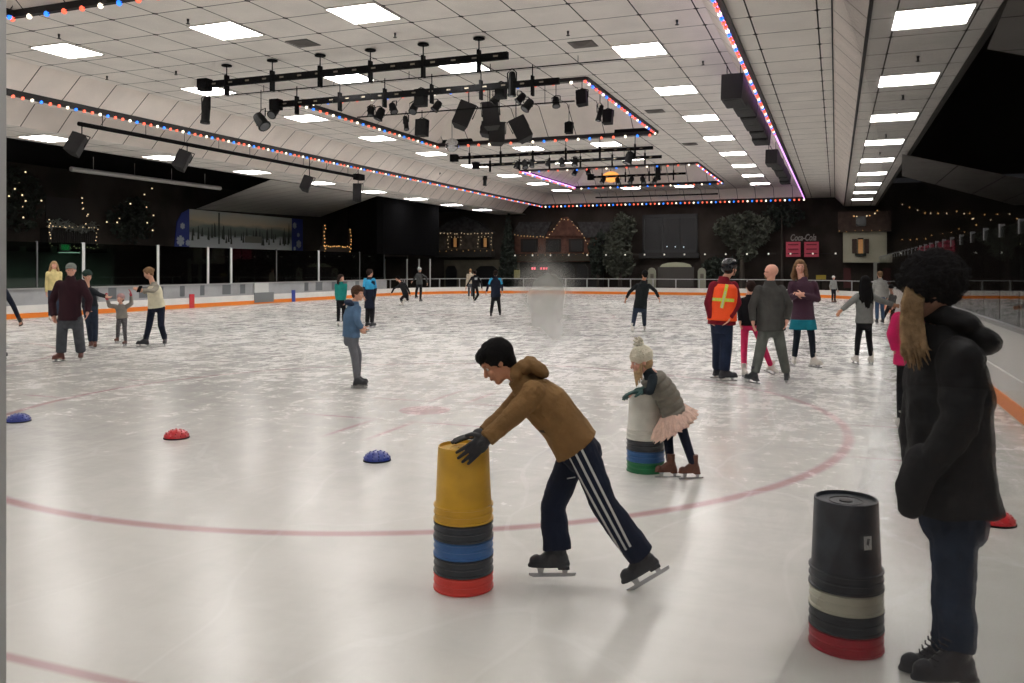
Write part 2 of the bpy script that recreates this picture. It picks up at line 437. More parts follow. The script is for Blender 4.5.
# ================================================================ CEILING
HM, HL, HS = HC+5.5, HC+4.83, HC+4.2
tileM = tile_mat('ceiling_tile', (246,242,236), -5.21, 20.58)
tileY = tile_mat('soffit_tile', (246,242,236), .93, 20.58, w=.028)
slY = tile_mat('slant_tile_side', (244,236,228), None, 20.58)
slX = tile_mat('slant_tile_end', (242,236,228), -5.21, None)
XA, XB, XC_, XD, XM = -.07, .52, 2.45, -1.95, -2.57         # right: slant top, soffit in, soffit out, string edge, main edge
LM, LL, LS, LB, LC = -20.2, -20.95, -22.0, -22.6, -24.9
YE, YLE, YW = 59.8, 60.7, 61.5
YS = -3.0
cof = [(-16.5,-6.7,23.3,33.6), (-16.5,-6.7,44.1,54.5), (-16.5,-6.7,2.5,13.0)]
def plate(name, x0, x1, y0, y1, z, m):
    return struct(MB().quad((x0,y0,z),(x0,y1,z),(x1,y1,z),(x1,y0,z)).build(name, m))
plate('ceiling', LM, -16.5, YS, YE, HM, tileM); plate('ceiling', -6.7, XM, YS, YE, HM, tileM)
for y0, y1 in ((YS,2.5),(13.0,23.3),(33.6,44.1),(54.5,YE)): plate('ceiling', -16.5, -6.7, y0, y1, HM, tileM)
for x0,x1,y0,y1 in cof:
    i, h = 1.25, 1.1; z0, z1 = HM, HM+h
    struct(MB().quad((x0,y0,z0),(x0,y1,z0),(x0+i,y1-i,z1),(x0+i,y0+i,z1)).build('ceiling_coffer', slY))
    struct(MB().quad((x1,y0,z0),(x1,y1,z0),(x1-i,y1-i,z1),(x1-i,y0+i,z1)).build('ceiling_coffer', slY))
    struct(MB().quad((x0,y1,z0),(x1,y1,z0),(x1-i,y1-i,z1),(x0+i,y1-i,z1)).build('ceiling_coffer', slX))
    struct(MB().quad((x0,y0,z0),(x1,y0,z0),(x1-i,y0+i,z1),(x0+i,y0+i,z1)).build('ceiling_coffer', slX))
    plate('ceiling_coffer', x0+i, x1-i, y0+i, y1-i, z1, tileM)
# slants and steps
def slant(x0, z0, x1, z1, m, y1=YE, y2=None):
    struct(MB().quad((x0,YS,z0),(x0,y1,z0),(x1,y2 or y1,z1),(x1,YS,z1)).build('ceiling_slope', m))
slant(LM, HM, LL, HL, slY, YE, YLE); slant(XM, HM, XD, HL, slY, YE, YLE)
struct(MB().quad((LM,YE,HM),(XM,YE,HM),(XD,YLE,HL),(LL,YLE,HL)).build('ceiling_slope', slX))
plate('ceiling_step', LS, LL, YS, YLE, HL, tileM); plate('ceiling_step', XD, XA, YS, YW+1.4, HL, tileM)
slant(LS, HL, LB, HS, slY, YLE); slant(XA, HL, XB, HS, slY, YW+1.2)
plate('ceiling_soffit', LC, LB, YS, YW, HS, tileM); plate('ceiling_soffit', XB, XC_, YS, YW+1.4, HS, tileY)
blk = mat('rail_black', (22,20,22), .6)
black = mat('matte_black', (12,12,13), .85, spec=.1)
n_t = [2]
def trim(a, b_): 
    struct(MB().span(a, b_).build('trim_%d' % n_t[0], blk)); n_t[0] += 1
trim((LL-.06, YS, HL-.12), (LL+.04, YLE, HL+.03)); trim((XD-.04, YS, HL-.10), (XD+.06, YLE, HL+.03))
trim((LL, YLE-.05, HL-.14), (XD, YLE+.05, HL+.03))
trim((XA-.015, YS, HL-.03), (XA+.015, YW, HL+.01)); trim((XB-.03, YS, HS-.03), (XB+.03, YW+1.2, HS+.02))
for x0,x1,y0,y1 in cof:
    for a, b_ in (((x0-.05,y0,HM-.1),(x0+.05,y1,HM+.03)), ((x1-.05,y0,HM-.1),(x1+.05,y1,HM+.03)), ((x0,y0-.05,HM-.1),(x1,y0+.05,HM+.03)), ((x0,y1-.05,HM-.12),(x1,y1+.05,HM+.03))): trim(a, b_)
# ---- panel lights
lit = mat('light_panel', (255,255,255), .5, emit=(255,252,248), es=25.0)
lfr = mat('light_frame', (215,212,205), .5)
def panel_light(x, y, z, label, group):
    t = thing('ceiling_light', (x, y, z), label, 'ceiling light', group)
    if not hasattr(panel_light, 'me'):
        f = MB()
        for a, b_ in (((-.61,-.61,-.03),(.61,-.575,0)), ((-.61,.575,-.03),(.61,.61,0)), ((-.61,-.575,-.03),(-.575,.575,0)), ((.575,-.575,-.03),(.61,.575,0))): f.span(a, b_)
        fo = f.build('frame', lfr, None, org=(0,0,0)); do = MB().span((-.575,-.575,-.02),(.575,.575,-.006)).build('diffuser', lit, None, org=(0,0,0))
        panel_light.me = (fo.data, do.data); bpy.data.objects.remove(fo); bpy.data.objects.remove(do)
    for nm, me in zip(('frame','diffuser'), panel_light.me):
        o = bpy.data.objects.new(nm, me); COL.objects.link(o); o.parent = t
for k in range(9):
    panel_light(1.49, 15.6+4.97*k, HS, ORD[k]+' square light panel of the row above the right boards', 'light panels above the right boards')
for k in range(8):
    panel_light(-23.75, 19.9+5.1*k, HS, ORD[k]+' square light panel of the row above the left boards', 'light panels above the left boards')
rows = [15.75+5.12*k for k in range(9)]
for ci, (x, side) in enumerate(((-4.6,'right'), (-9.5,'right centre'), (-13.15,'left centre'), (-18.1,'left'))):
    k = 0
    for r_, y in enumerate(rows):
        if side == 'right' and r_ == 0: continue
        if ci in (1, 2) and r_ not in (0, 1, 4, 5, 8): continue
        panel_light(x, y, HM, ORD[k]+' square light panel in the '+side+' row of the high ceiling', 'light panels in the high ceiling'); k += 1
for x, y, z in [(1.49, 10.6, HS), (1.49, 5.7, HS), (1.49, .7, HS), (-23.75, 14.8, HS), (-23.75, 9.7, HS), (-23.75, 4.6, HS), (-4.6, 15.75, HM), (-4.6, 10.6, HM), (-4.6, 5.5, HM), (-4.6, .4, HM), (-9.5, .4, HM), (-13.15, .4, HM), (-18.1, 10.6, HM), (-18.1, 5.5, HM), (-18.1, .4, HM)]:
    panel_light(x, y, z, 'square light panel overhead, nearer than the upper edge of the picture shows', 'light panels overhead')
# ---- air vents
def vent(px, py, label):
    p = W(px, py, 5.5*F/(HY-py)); t = thing('air_vent', (p.x, p.y, HM), label, 'air vent', 'ceiling air vents')
    m = MB()
    for k in range(4):
        r = .28-.06*k; m.box((p.x, p.y, HM-.02-.012*k), (r, r, .004))
    m.build('louvre', mat('vent_grey', (105,100,96), .6), t)
    MB().span((p.x-.31, p.y-.31, HM-.014), (p.x+.31, p.y+.31, HM-.001)).build('frame', mat('vent_dark', (70,68,66), .6), t)
for a in ((303,43,'dark louvred vent in the ceiling near the left foreground lights'), (583,44,'dark louvred vent in the ceiling left of the large bright panel'), (655,111,'dark louvred vent right of the coloured string corner'), (690,144,'dark louvred vent between the two raised bays')): vent(*a)
# ---- sprinkler heads
def sprinkler(px, py, z, label):
    p = W(px, py, (z-HC)*F/(HY-py)); m = MB()
    m.cap((p.x,p.y,z), (p.x,p.y,z-.09), .03, .018, 8, False, False); m.cap((p.x,p.y,z-.1), (p.x,p.y,z-.11), .045, .045, 8, False, False)
    tag(m.build('sprinkler', blk, org=(p.x,p.y,z)), label, 'sprinkler head', 'ceiling sprinklers')
for px, py, l in ((59,34,'small dark sprinkler head left of the second foreground light'),(188,19,'small dark sprinkler head above the left light panels'),(107,76,'small dark sprinkler head by the left sloping edge'),(176,71,'small dark sprinkler head left of the bar end box'),(568,31,'small dark sprinkler head above the vent'),(677,20,'small dark sprinkler head upper right of the large panel'),(395,33,'small dark sprinkler head above the long bar'),(703,61,'small dark sprinkler head right of the large panel')):
    sprinkler(px, py, HM, l)
for k, (px, py) in enumerate(((918,56),(903,95),(897,113),(886,134),(880,152))):
    sprinkler(px, py, HS, ORD[k]+' small sprinkler head between the lights over the right boards')
# ---- coloured light strings
bcol = [mat('bulb_red', (255,120,100), .4, emit=(255,100,70), es=1.9), mat('bulb_white', (255,250,235), .4, emit=(255,240,215), es=2.5),
        mat('bulb_blue', (70,140,255), .4, emit=(40,120,255), es=2.2), mat('bulb_red', (255,90,70)), mat('bulb_amber', (255,200,130), .4, emit=(255,190,110), es=1.1)]
warm = mat('fairy_light', (255,225,170), .4, emit=(255,226,180), es=1.5)
_bm = {}
def bulb_mesh(r, m):
    k = (r, m.name)
    if k not in _bm:
        o = MB().ell((0,0,0), ((r,0,0),(0,r,0),(0,0,r*1.1)), 8).build('bulb', m, None, smooth=True); _bm[k] = o.data; bpy.data.objects.remove(o)
    return _bm[k]
def light_string(label, pts, step, mats, r=.05, cord=True, sag=0, cat='string of lights', group=None, seq=None, cordm=None, name='light_string', jit=0):
    pts = [Vector(p) for p in pts]; t = thing(name, pts[0], label, cat, group)
    out = []; acc = 0.0
    for a, b_ in zip(pts, pts[1:]):
        L = (b_-a).length
        while acc <= L: out.append(a.lerp(b_, acc/L)); acc += step
        acc -= L
    if cord: MB().tube(pts, .012, 5).build('cord', cordm or blk, t)
    cam = Vector((0,0,HC)); order = sorted(range(len(out)), key=lambda i: (out[i]-cam).length)
    keep = set(order[:100]); rest = MB(); used = list({m.name: m for m in mats}.values())
    for i, p in enumerate(out):
        m = mats[(seq(i) if seq else i) % len(mats)]
        if jit: p = p+Vector((rnd.uniform(-jit,jit), rnd.uniform(-jit,jit), rnd.uniform(-jit,jit)))
        if i in keep:
            o = bpy.data.objects.new('bulb', bulb_mesh(r, m)); COL.objects.link(o); o.parent = t; o.location = p-pts[0]
        else:
            rest.cur = used.index(m); rest.ell(p, ((r,0,0),(0,r,0),(0,0,r)), 6)
    if rest.v: tag(rest.build('bulb', used, t), kind='stuff')
    return t
mix4 = [bcol[0], bcol[1], bcol[2], bcol[0]]
z_ = HL-.15
light_string('long red, white and blue bulb string along the left sloping ceiling edge', [(LL+.02, y, z_) for y in (4, YLE)], .29, mix4, .045)
light_string('red, white and blue bulb string across the far end of the ceiling', [(LL, YLE-.08, z_-.02), (XD, YLE-.08, z_-.02)], .31, mix4, .06)
light_string('near part of the bulb string beside the black speaker row at right', [(XD-.06, y, z_+.02) for y in (6, 31)], .3, mix4, .04)
pink = mat('pink_tube', (240,190,255), .4, emit=(225,150,255), es=3.0)
def tube_light(label, a, b_, r=.03):
    tag(MB().tube([a, b_], r, 8).build('tube_light', pink, org=a), label, 'tube light')
tube_light('long pink glowing tube along the right ceiling edge', (XD-.07, 10, z_+.07), (XD-.07, YLE-.1, z_+.07), .028)
names = ['middle', 'far', 'nearest']
for (x0,x1,y0,y1), nm in zip(cof, names):
    zz = HM-.13
    light_string('coloured bulb string on the left edge of the '+nm+' raised bay', [(x0+.0,y0,zz),(x0+.0,y1,zz)], .4, mix4, .05)
    light_string('coloured bulb string on the far edge of the '+nm+' raised bay', [(x0,y1-.03,zz-.02),(x1,y1-.03,zz-.02)], .5, mix4, .055)
    if nm != 'nearest':
        light_string('coloured bulb string on the right edge of the '+nm+' raised bay', [(x1-.03,y0,zz),(x1-.03,y1,zz)], .4, mix4, .045)
        light_string('coloured bulb string on the near edge of the '+nm+' raised bay', [(x0,y0,zz),(x1,y0,zz)], .55, mix4, .05)
        tube_light('pink glowing tube on the right edge of the '+nm+' raised bay', (x1-.06, y0, zz+.05), (x1-.06, y1, zz+.05), .03)
    if nm == 'far': tube_light('pink glowing tube on the left edge of the far raised bay', (x0+.06, y0, zz+.05), (x0+.06, y1, zz+.05), .03)
# black corner pieces inside the middle bay
x0,x1,y0,y1 = cof[0]
for s, l in ((x0+.15, 'left'), (x1-1.75, 'right')):
    tag(MB().prism([(s if l=='right' else s+.1, y1-.10, HM+.02), (s+1.6, y1-.10, HM+.02), (s+(1.5 if l=='left' else 1.1), y1-.3, HM+.42), (s+.35 if l=='left' else s+.1, y1-.3, HM+.42)], (0,.06,.0)).build('baffle_panel', black, org=(s,y1-.1,HM)), 'black angled baffle in the far '+l+' corner of the middle bay', 'baffle')
# ================================================================ RIGGING
ZP = HC+5.0
def pipe(label, y, xa, xb, zp=ZP, r=.07, box=True, rods=6, zc=HM, discs=False, boxes=(0,)):
    t = thing('lighting_pipe', ((xa+xb)/2, y, zp), label, 'lighting pipe', 'lighting pipes under the ceiling')
    MB().span((xa, y-r*.7, zp-r), (xb, y+r*.7, zp+r)).build('bar', black, t)
    for k in range(rods):
        x = xa+(xb-xa)*(k+.5)/rods
        zt = zc
        for X0,X1,Y0,Y1 in cof:
            if X0 < x < X1 and Y0 < y < Y1: zt = HM+min(1.1, .88*min(x-X0, X1-x, y-Y0, Y1-y))
        MB().cap((x, y, zp-.3), (x, y, zt), .016, .016, 6, False, False).build('rod', black, t)
        if discs: MB().cap((x, y, zt-.05), (x, y, zt-.02), .14, .14, 12, False, False).build('ceiling_plate', black, t)
        MB().span((x-.03, y-r*.9, zp-.34), (x+.03, y+r*.9, zp+.2)).build('clamp', black, t)
    for k in boxes:
        x = (xa, xb)[k]
        MB().span((x-.16, y-.13, zp-.16), (x+.16, y+.13, zp+.16)).build('connector_box', black, t)
    # row of small socket plates along the bar
    n = int((xb-xa)/.55)
    m = MB()
    for k in range(n): m.span((xa+.3+.55*k, y-r*.7-.006, zp-.02), (xa+.42+.55*k, y-r*.7, zp+.02))
    m.build('socket_strip', mat('socket_tan', (120,112,96), .6), t)
    return t
pipe('long thick black lighting pipe nearest the camera, hung on rods with round plates', 18.4, -16.1, -7.2, r=.085, discs=True)
pipe('long black lighting pipe along the near edge of the middle raised bay', 21.4, -16.0, -6.9, r=.085, boxes=(0,))
pipe('black lighting pipe just beyond the middle raised bay', 34.7, -16.2, -7.1, r=.07)
pipe('black lighting pipe carrying small cans, second beyond the middle bay', 37.6, -16.4, -7.3, r=.07)
pipe('short black lighting pipe inside the far raised bay', 44.7, -12.6, -7.4, r=.06, rods=4)
def rail(label, a, b_, r=.02, rods=4, zc=HM, m=None, name='hanging_rail'):
    a, b_ = Vector(a), Vector(b_); t = thing(name, (a+b_)/2, label, 'rail')
    MB().tube([a, b_], r, 8).build('bar', m or black, t)
    for k in range(rods):
        p = a.lerp(b_, (k+.5)/rods); MB().cap(p, (p.x, p.y, zc), .01, .01, 5, False, False).build('rod', m or black, t)
rail('thin black conduit above the second lighting pipe', (-17.3, 20.9, HC+5.3), (-5.0, 20.9, HC+5.3), .018, 5)
rail('thin black cable rail carrying the small spotlights in the middle bay', (-14.6, 23.8, HC+4.93), (-7.2, 23.8, HC+4.93), .022, 4)
rail('long black lighting rail hung outside the left bulb string', (-21.5, 19.1, HC+4.39), (-21.5, 35.1, HC+4.39), .07, 9, HL)
MB_ = MB().span((-21.65, 34.9, HC+4.25), (-21.35, 35.5, HC+4.53)); tag(MB_.build('junction_box', black, org=(-21.5,35.1,HC+4.39)), 'black junction box at the far end of the left lighting rail', 'junction box')
rail('pale grey pipe hung in the dark wing above the left wall decorations', (-28.1, 24.6, HC+3.9), (-28.1, 33.2, HC+3.9), .1, 4, HS+.3, mat('duct_grey', (200,198,194), .5), 'hanging_duct')
rail('short black rail hung before the far sloping ceiling', (-16.1, 58.4, HC+5.05), (-7.5, 58.4, HC+5.05), .05, 5)
# ---- fixtures
can_m = mat('can_black', (14,14,15), .7, bump=.1, spec=.2)
lens_m = mat('lens', (90,92,96), .15)
def can(px, py, Y, label, s=.3, tilt=(.3,.5), zc=None, tall=False, X=None, boxy=False, group=None):
    "small spotlight: rod, clamp, yoke, housing, lens"
    p = onX(px, py, X) if X is not None else onY(px, py, Y)
    t = thing('stage_light', p, label, 'stage light', group)
    zt = zc if zc is not None else ZP
    d = Vector((tilt[0], -tilt[1], -1)).normalized()
    u = d.cross(Vector((0,1,0))).normalized(); v = d.cross(u)
    s = s*.8; L = s*(.85 if tall else .6); r = s*(.26 if tall else .40)
    h = MB()
    if boxy: h.box(p, (r, r*.8, L), Matrix((u, v, d)).transposed())
    else:
        h.loft([(p-d*L*1.0, u*r*.5, v*r*.5), (p-d*L*.9, u*r*.85, v*r*.85), (p-d*L*.3, u*r, v*r), (p+d*L*.8, u*r, v*r), (p+d*L*.82, u*r*1.15, v*r*1.15), (p+d*L, u*r*1.15, v*r*1.15)], 12)
    h.build('housing', can_m, t)
    if not boxy: MB().loft([(p+d*L*.99, u*r*.9, v*r*.9), (p+d*L*1.01, u*r*.9, v*r*.9)], 12).build('lens', lens_m, t)
    MB().tube([p+u*r*1.2, p+u*r*1.25+Vector((0,0,L*.9)), p+Vector((0,0,L*1.25)), p-u*r*1.25+Vector((0,0,L*.9)), p-u*r*1.2], .018, 6).build('yoke', black, t)
    if zt > p.z+L*1.25+.02: MB().cap(p+Vector((0,0,L*1.25)), (p.x, p.y, zt), .014, .014, 6, False, False).build('rod', black, t)
def speaker(px, py, Y, label, w=.5, h=.8, tilt=0.0, lean=.3, zc=HM+.6, X=None, d_=.45):
    "wedge shaped loudspeaker on a bracket"
    p = onX(px, py, X) if X is not None else onY(px, py, Y)
    t = thing('hanging_speaker', p, label, 'loudspeaker')
    R = Matrix.Rotation(YAW, 3, 'Z') @ Matrix.Rotation(tilt, 3, 'Y') @ Matrix.Rotation(-lean, 3, 'X')
    poly = [Vector((x*w/2, y*d_/2, -h/2)) for x, y in ((-1,-1),(1,-1),(.62,1),(-.62,1))]
    MB().prism([p+R @ q for q in poly], R @ Vector((0,0,h))).build('cabinet', mat('speaker_black', (17,17,19), .7, bump=.15, bscale=200), t)
    MB().box(p+R @ Vector((0,-d_/2-.012,0)), (w*.46, .01, h*.46), R).build('grille', mat('grille_grey', (30,30,33), .7, bump=.5, bscale=300), t)
    top = p+R @ Vector((0,0,h/2))
    MB().tube([p+R @ Vector((-w/2-.02,0,.0)), p+R @ Vector((-w/2-.03,0,h/2+.06)), p+R @ Vector((w/2+.03,0,h/2+.06)), p+R @ Vector((w/2+.02,0,0))], .02, 6).build('bracket', black, t)
    MB().cap(top+Vector((0,0,.05)), (top.x, top.y, zc), .018, .018, 6, False, False).build('rod', black, t)
speaker(464,116,25.7,'large black loudspeaker tilted left, leftmost of the four in the middle bay',.56,.86,.38,.25)
speaker(491,116,25.4,'large black loudspeaker hanging upright beside the tilted left one in the middle bay',.55,.84,-.1,.2)
speaker(497,134,29,'black loudspeaker hanging lowest, behind the upright one in the middle bay',.6,.8,.02,.2)
speaker(521,130,28.4,'large black loudspeaker tilted right, rightmost of the four in the middle bay',.6,.86,-.45,.25)
speaker(487,130,30.4,'small grey black loudspeaker tucked behind the upright one',.5,.5,.2,.2)
speaker(77,145,0,'black box loudspeaker on the left rail nearest the camera',.42,.62,.35,.3,HC+4.39,X=-21.5)
speaker(183,161,0,'black box loudspeaker on the left rail above the pale pipe end',.45,.66,.35,.3,HC+4.39,X=-21.5)
speaker(307,184,0,'black box loudspeaker hanging in front of a left soffit light',.42,.62,.3,.3,HL,X=-21.5)
speaker(358,193,0,'black box loudspeaker farthest along the left side',.42,.8,.0,.1,HL,X=-21.5)
G1 = 'small spotlights by the middle raised bay'
for px, py, l, kw in ((371,111,'leftmost small black spotlight in the cluster by the middle bay',dict(s=.34,tilt=(.1,.2))),
    (380,114,'wide black spotlight, second in the cluster by the middle bay',dict(s=.42,tilt=(-.3,.3))),
    (393,108,'third black spotlight in the cluster, tilted right',dict(s=.36,tilt=(.5,.3))),
    (406,123,'long narrow black spotlight hanging low in the cluster',dict(s=.36,tilt=(.25,.3),tall=True)),
    (414,108,'round black spotlight right of the tilted one in the cluster',dict(s=.38,tilt=(.05,.8))),
    (422,128,'square black box light hanging lowest in the cluster',dict(s=.55,boxy=True,tilt=(0,.1))),
    (437,106,'black spotlight tilted left at the right end of the cluster',dict(s=.36,tilt=(-.5,.5))),
    (496,99,'black spotlight just above the upright loudspeaker',dict(s=.36,tilt=(-.9,.4))),
    (521,98,'black spotlight left of a pair over the rightmost loudspeaker',dict(s=.34,tilt=(-.7,.5))),
    (528,105,'lower black spotlight of the pair over the rightmost loudspeaker',dict(s=.4,tilt=(-.5,.6)))):
    can(px, py, 23.8, l, **kw)
can(512,84,21.42,'tall black moving light standing out on the second pipe',.5,(0,.05),tall=True)
can(501,91,21.63,'squat black box light beside the tall moving light',.45,(0,.05),boxy=True)
can(421,98,21.53,'black box light under the middle of the second pipe',.5,(0,.05),boxy=True)
can(206,110,18.38,'tall black fixture hanging under the left end of the first pipe',.55,(0,.1),tall=True)
can(274,112,21.42,'round ring shaped light under the left end of the second pipe',.4,(.1,1.2))
can(261,121,21.42,'dark speckled effect light hanging left of the ring light',.55,(.9,.2),zc=HM)
can(556,102,28.35,'brownish green effect light hanging in the middle bay',.4,(.2,.4),zc=HM+1.0)
can(582,98,25.20,'black box light right of the brownish effect light',.5,(.1,.2),zc=HM+1.0,boxy=True)
can(600,113,27.83,'narrow black light left of the box light near the bay edge',.42,(-.2,.2),zc=HM+.9,tall=True)
can(608,117,27.83,'black box light nearest the right edge of the middle bay',.5,(0,.2),zc=HM+.8,boxy=True)
can(569,128,31.50,'black box light low on the far side of the middle bay',.45,(0,.2),zc=HM+.9,boxy=True)
can(434,166,42.00,'small dark round light above its twin at the left ceiling slope',.34,(-.3,.3),zc=HM)
can(438,171,42.00,'small dark round light, lower twin at the left ceiling slope',.36,(.3,.3),zc=HM)
can(485,180,46.20,'slim black fixture hanging beyond the left light row',.5,(0,.1),zc=HM,tall=True)
can(473,190,52.50,'black slanted light on the left bulb string near the far end',.45,(1.2,.2),zc=HL)
can(479,191,53.03,'dusty pink light beside the black slanted light',.36,(.3,.4),zc=HL)
for i, px in enumerate((517,525,532,548,562,575,629)):
    can(px, 159+ (6 if i < 6 else 3)-(i*.7), 37.6, ['first','second','third','fourth','fifth','sixth','seventh'][i]+' small black can from the left on the far can pipe', [.36,.42,.36,.3,.4,.42,.6][i], ((-.3,.3),(.3,.4),(0,.3))[i % 3], zc=ZP)
for i, (px, py) in enumerate(((575,172),(588,171),(603,180),(618,181),(631,180),(643,180),(655,180))):
    can(px, py, 44.7, ['first','second','third','fourth','fifth','sixth','seventh'][i]+' small black light from the left inside the far bay', .4, ((-.3,.5),(.3,.4))[i % 2], zc=ZP)
can(658,171,44.73,'tall black fixture near the right end inside the far bay',.7,(0,.1),tall=True)
# line array rows beside the right bulb string
def array_row(label, x0, x1, y0, y1, n, zt, h):
    t = thing('speaker_array', ((x0+x1)/2, y0, zt), label, 'speaker row')
    L = (y1-y0)/n
    for k in range(n):
        ya = y0+L*k; s = 1-.02*k; dz = .035*(k % 2)
        hh = h*(.62 if k else 1.0)*(1.25 if k == n-1 else 1)
        poly = [(x0+.05*(k % 2), ya, zt-dz), (x1, ya, zt-dz), (x1-.05, ya, zt-hh-dz), (x0-.02+.04*(k % 2), ya, zt-hh-dz)]
        MB().prism(poly, (0, L*.95, 0)).build('speaker_box', mat('speaker_black', ()), t)
        MB().span((x0+.06, ya+.1, zt-hh-dz-.015), (x1-.1, ya+L*.85, zt-hh-dz-.001)).build('grille', mat('grille_grey', ()), t)
    for y in (y0+.3, (y0+y1)/2, y1-.4):
        for x in (x0+.1, x1-.1): MB().cap((x, y, zt-.03), (x, y, HL+.22 if x < XD else HL), .012, .012, 5, False, False).build('cable', black, t)
    return t
array_row('large row of black loudspeakers hung beside the pink tube at right', -2.65, -2.12, 21.3, 30.9, 7, HC+4.80, .62)
array_row('smaller row of black loudspeakers farther along the pink tube', -2.62, -2.15, 34.9, 45.5, 7, HC+4.72, .55)
# mirror ball
p = onY(452,145,32.5); t = thing('mirror_ball', p, 'silver mirror ball hanging at the left corner of the middle bay', 'mirror ball')
mbm = mat('mirror_tiles', (210,212,215), .12, metal=1.0)
m = MB()
for k in range(1, 12):
    for i in range(22):
        a0, a1 = -PI/2+PI*(k-.46)/12, -PI/2+PI*(k+.46)/12; b0, b1 = 2*PI*(i+.04)/22, 2*PI*(i+.96)/22
        q = lambda a, b_: p+Vector((math.cos(a)*math.cos(b_), math.cos(a)*math.sin(b_), math.sin(a)))*.29
        m.quad(q(a0,b0), q(a0,b1), q(a1,b1), q(a1,b0))
m.build('mirror_tiles', mbm, t); MB().sph(p, .283, 24).build('ball', mat('ball_grey', (120,120,124), .3), t, smooth=True)
MB().cap(p+Vector((0,0,.28)), (p.x, p.y, HM+.8), .012, .012, 6, False, False).build('cable', black, t)
# orange lamp
p = onY(611,177,49.3); t = thing('lantern', p, 'glowing orange round lantern hanging inside the far raised bay', 'lantern')
MB().ell(p, ((.52,0,0),(0,.52,0),(0,0,.33)), 20).build('shade', mat('orange_glow', (255,190,110), .5, emit=(255,170,80), es=1.1), t, smooth=True)
MB().cap(p+Vector((0,0,.3)), (p.x, p.y, HM+1.1), .012, .012, 6, False, False).build('cord', black, t)

# ================================================================ WALLS AND WINGS
wallM = mat('wall_dark', (56,51,47), .95, noise=.35, nscale=.5, spec=.1)
wallB = mat('wall_black', (11,11,12), 1.0, spec=.0)
wallG = mat('wall_lower', (120,132,124), .7, noise=.3, nscale=.4)
struct(MB().span((-40, YW, 0), (16, YW+.3, 7.4)).build('wall_far', wallM))
XW = -33.0
struct(MB().span((XW-.3, -4, 2.62), (XW, YW, 7.6)).build('wall_left', wallM))
struct(MB().span((XW-2.3, -4, 0), (XW-2, YW, 2.7)).build('wall_left_lower', wallG))
struct(MB().span((XW-2.3, -4, 2.5), (XW, YW, 2.62)).build('trim_90', wallB))
struct(MB().span((13, -4, 0), (13.3, YW, 7.6)).build('wall_right', wallM))
struct(MB().span((-40, -4.3, 0), (16, -4, 7.6)).build('wall_near', mat('wall_near_grey', (92,88,84), .9)))
struct(MB().span((XW-.3, -4, HS+.35), (LC+.02, YW, HS+.45)).build('ceiling_wing_left', wallB))
struct(MB().span((LC-.02, YS, HS-.02), (LC+.02, YW, HS+.45)).build('trim_91', wallB))
struct(MB().span((XC_+.05, -4, HC+6.0), (13.3, YW, HC+6.1)).build('ceiling_wing_right', wallB))
struct(MB().span((XC_, YS, HS-.04), (XC_+.12, YW, HC+6.1)).build('trim_92', mat('fascia_dark', (56,52,50), .7)))
# sloped tile ceiling over the left mezzanine
wingM = tile_mat('wing_tile', (190,186,180), None, 34.6, sy=1.22, w=.035, line=(70,68,66))
p1, p2 = Vector((LC, 33.0, HS)), Vector((LC, 42.8, HS)); p3, p4 = onX(320,217,XW+.02), onX(196,209,XW+.02)
struct(MB().quad(p1, p2, p3, p4).build('ceiling_wing_slope', wingM))
# dark side wall that closes the mezzanine beyond the mural
struct(MB().prism([(XW, 52.5, 2.6), (LC, 43.4, 2.6), (LC, 43.4, HS+.4), (XW, 52.5, HS+.4)], (0,.15,0)).build('wall_left_return', wallB))
struct(MB().span((LC-.4, 43.4, 2.55), (LC+.05, 50.8, HS-.02)).build('wall_left_black', wallB))
# right wing: a plate standing in for a glass reflection, then the tile ceiling
def hp(px, py, h): return W(px, py, h*F/(HY-py))
ms = tile_mat('wing_tile_and_reflection', (148,144,140), 2.0, 33.0, sx=2.44, sy=2.44, w=.05, line=(60,58,56))
struct(MB().quad(hp(902,154,4.0), hp(902,176,4.0), hp(1060,217,4.0), hp(1060,186,4.0)).build('ceiling_wing_and_reflection', ms))  # plate shaped as the left sloped ceiling mirrored in the glass
struct(MB().quad(hp(987,49,4.15), hp(1060,62,4.15), hp(1060,-20,4.15), hp(1017,-20,4.15)).build('ceiling_wing_and_reflection', ms))
# ---------------- left wall
def onw(px, py, off=.3): return onX(px, py, XW+off)
t = thing('mural', onw(241,232,.05), 'wide painted winter landscape mural with blue snowflake end panels on the left wall', 'mural')
def mural_mat():
    m = bpy.data.materials.new('mural_paint'); m.use_nodes = True; nt = m.node_tree; b = nt.nodes['Principled BSDF']; b.inputs['Roughness'].default_value = .8
    tc = nt.nodes.new('ShaderNodeTexCoord'); sp = nt.nodes.new('ShaderNodeSeparateXYZ'); nt.links.new(tc.outputs['Generated'], sp.inputs[0])
    ra = nt.nodes.new('ShaderNodeValToRGB'); nt.links.new(sp.outputs[2], ra.inputs[0])
    n = nt.nodes.new('ShaderNodeTexNoise'); n.inputs['Scale'].default_value = 3; nt.links.new(tc.outputs['Generated'], n.inputs['Vector'])
    n.inputs['Detail'].default_value = 6
    s = math_node(nt, 'ADD', sp.outputs[2], math_node(nt, 'MULTIPLY', math_node(nt, 'SUBTRACT', n.outputs['Fac'], .5), .5)); nt.links.new(s, ra.inputs[0])
    e = ra.color_ramp.elements; e[0].position = 0; e[0].color = (*lin((196,202,206)), 1); e[1].position = 1; e[1].color = (*lin((190,196,190)), 1)
    for p_, c in ((.33, (186,192,194)), (.42, (96,106,100)), (.6, (128,138,130)), (.72, (206,188,160))):
        q = e.new(p_); q.color = (*lin(c), 1)
    nt.links.new(ra.outputs[0], b.inputs['Base Color']); return m
a, b_ = onw(193,213), onw(295,251); zt, zb = 4.95, 2.72
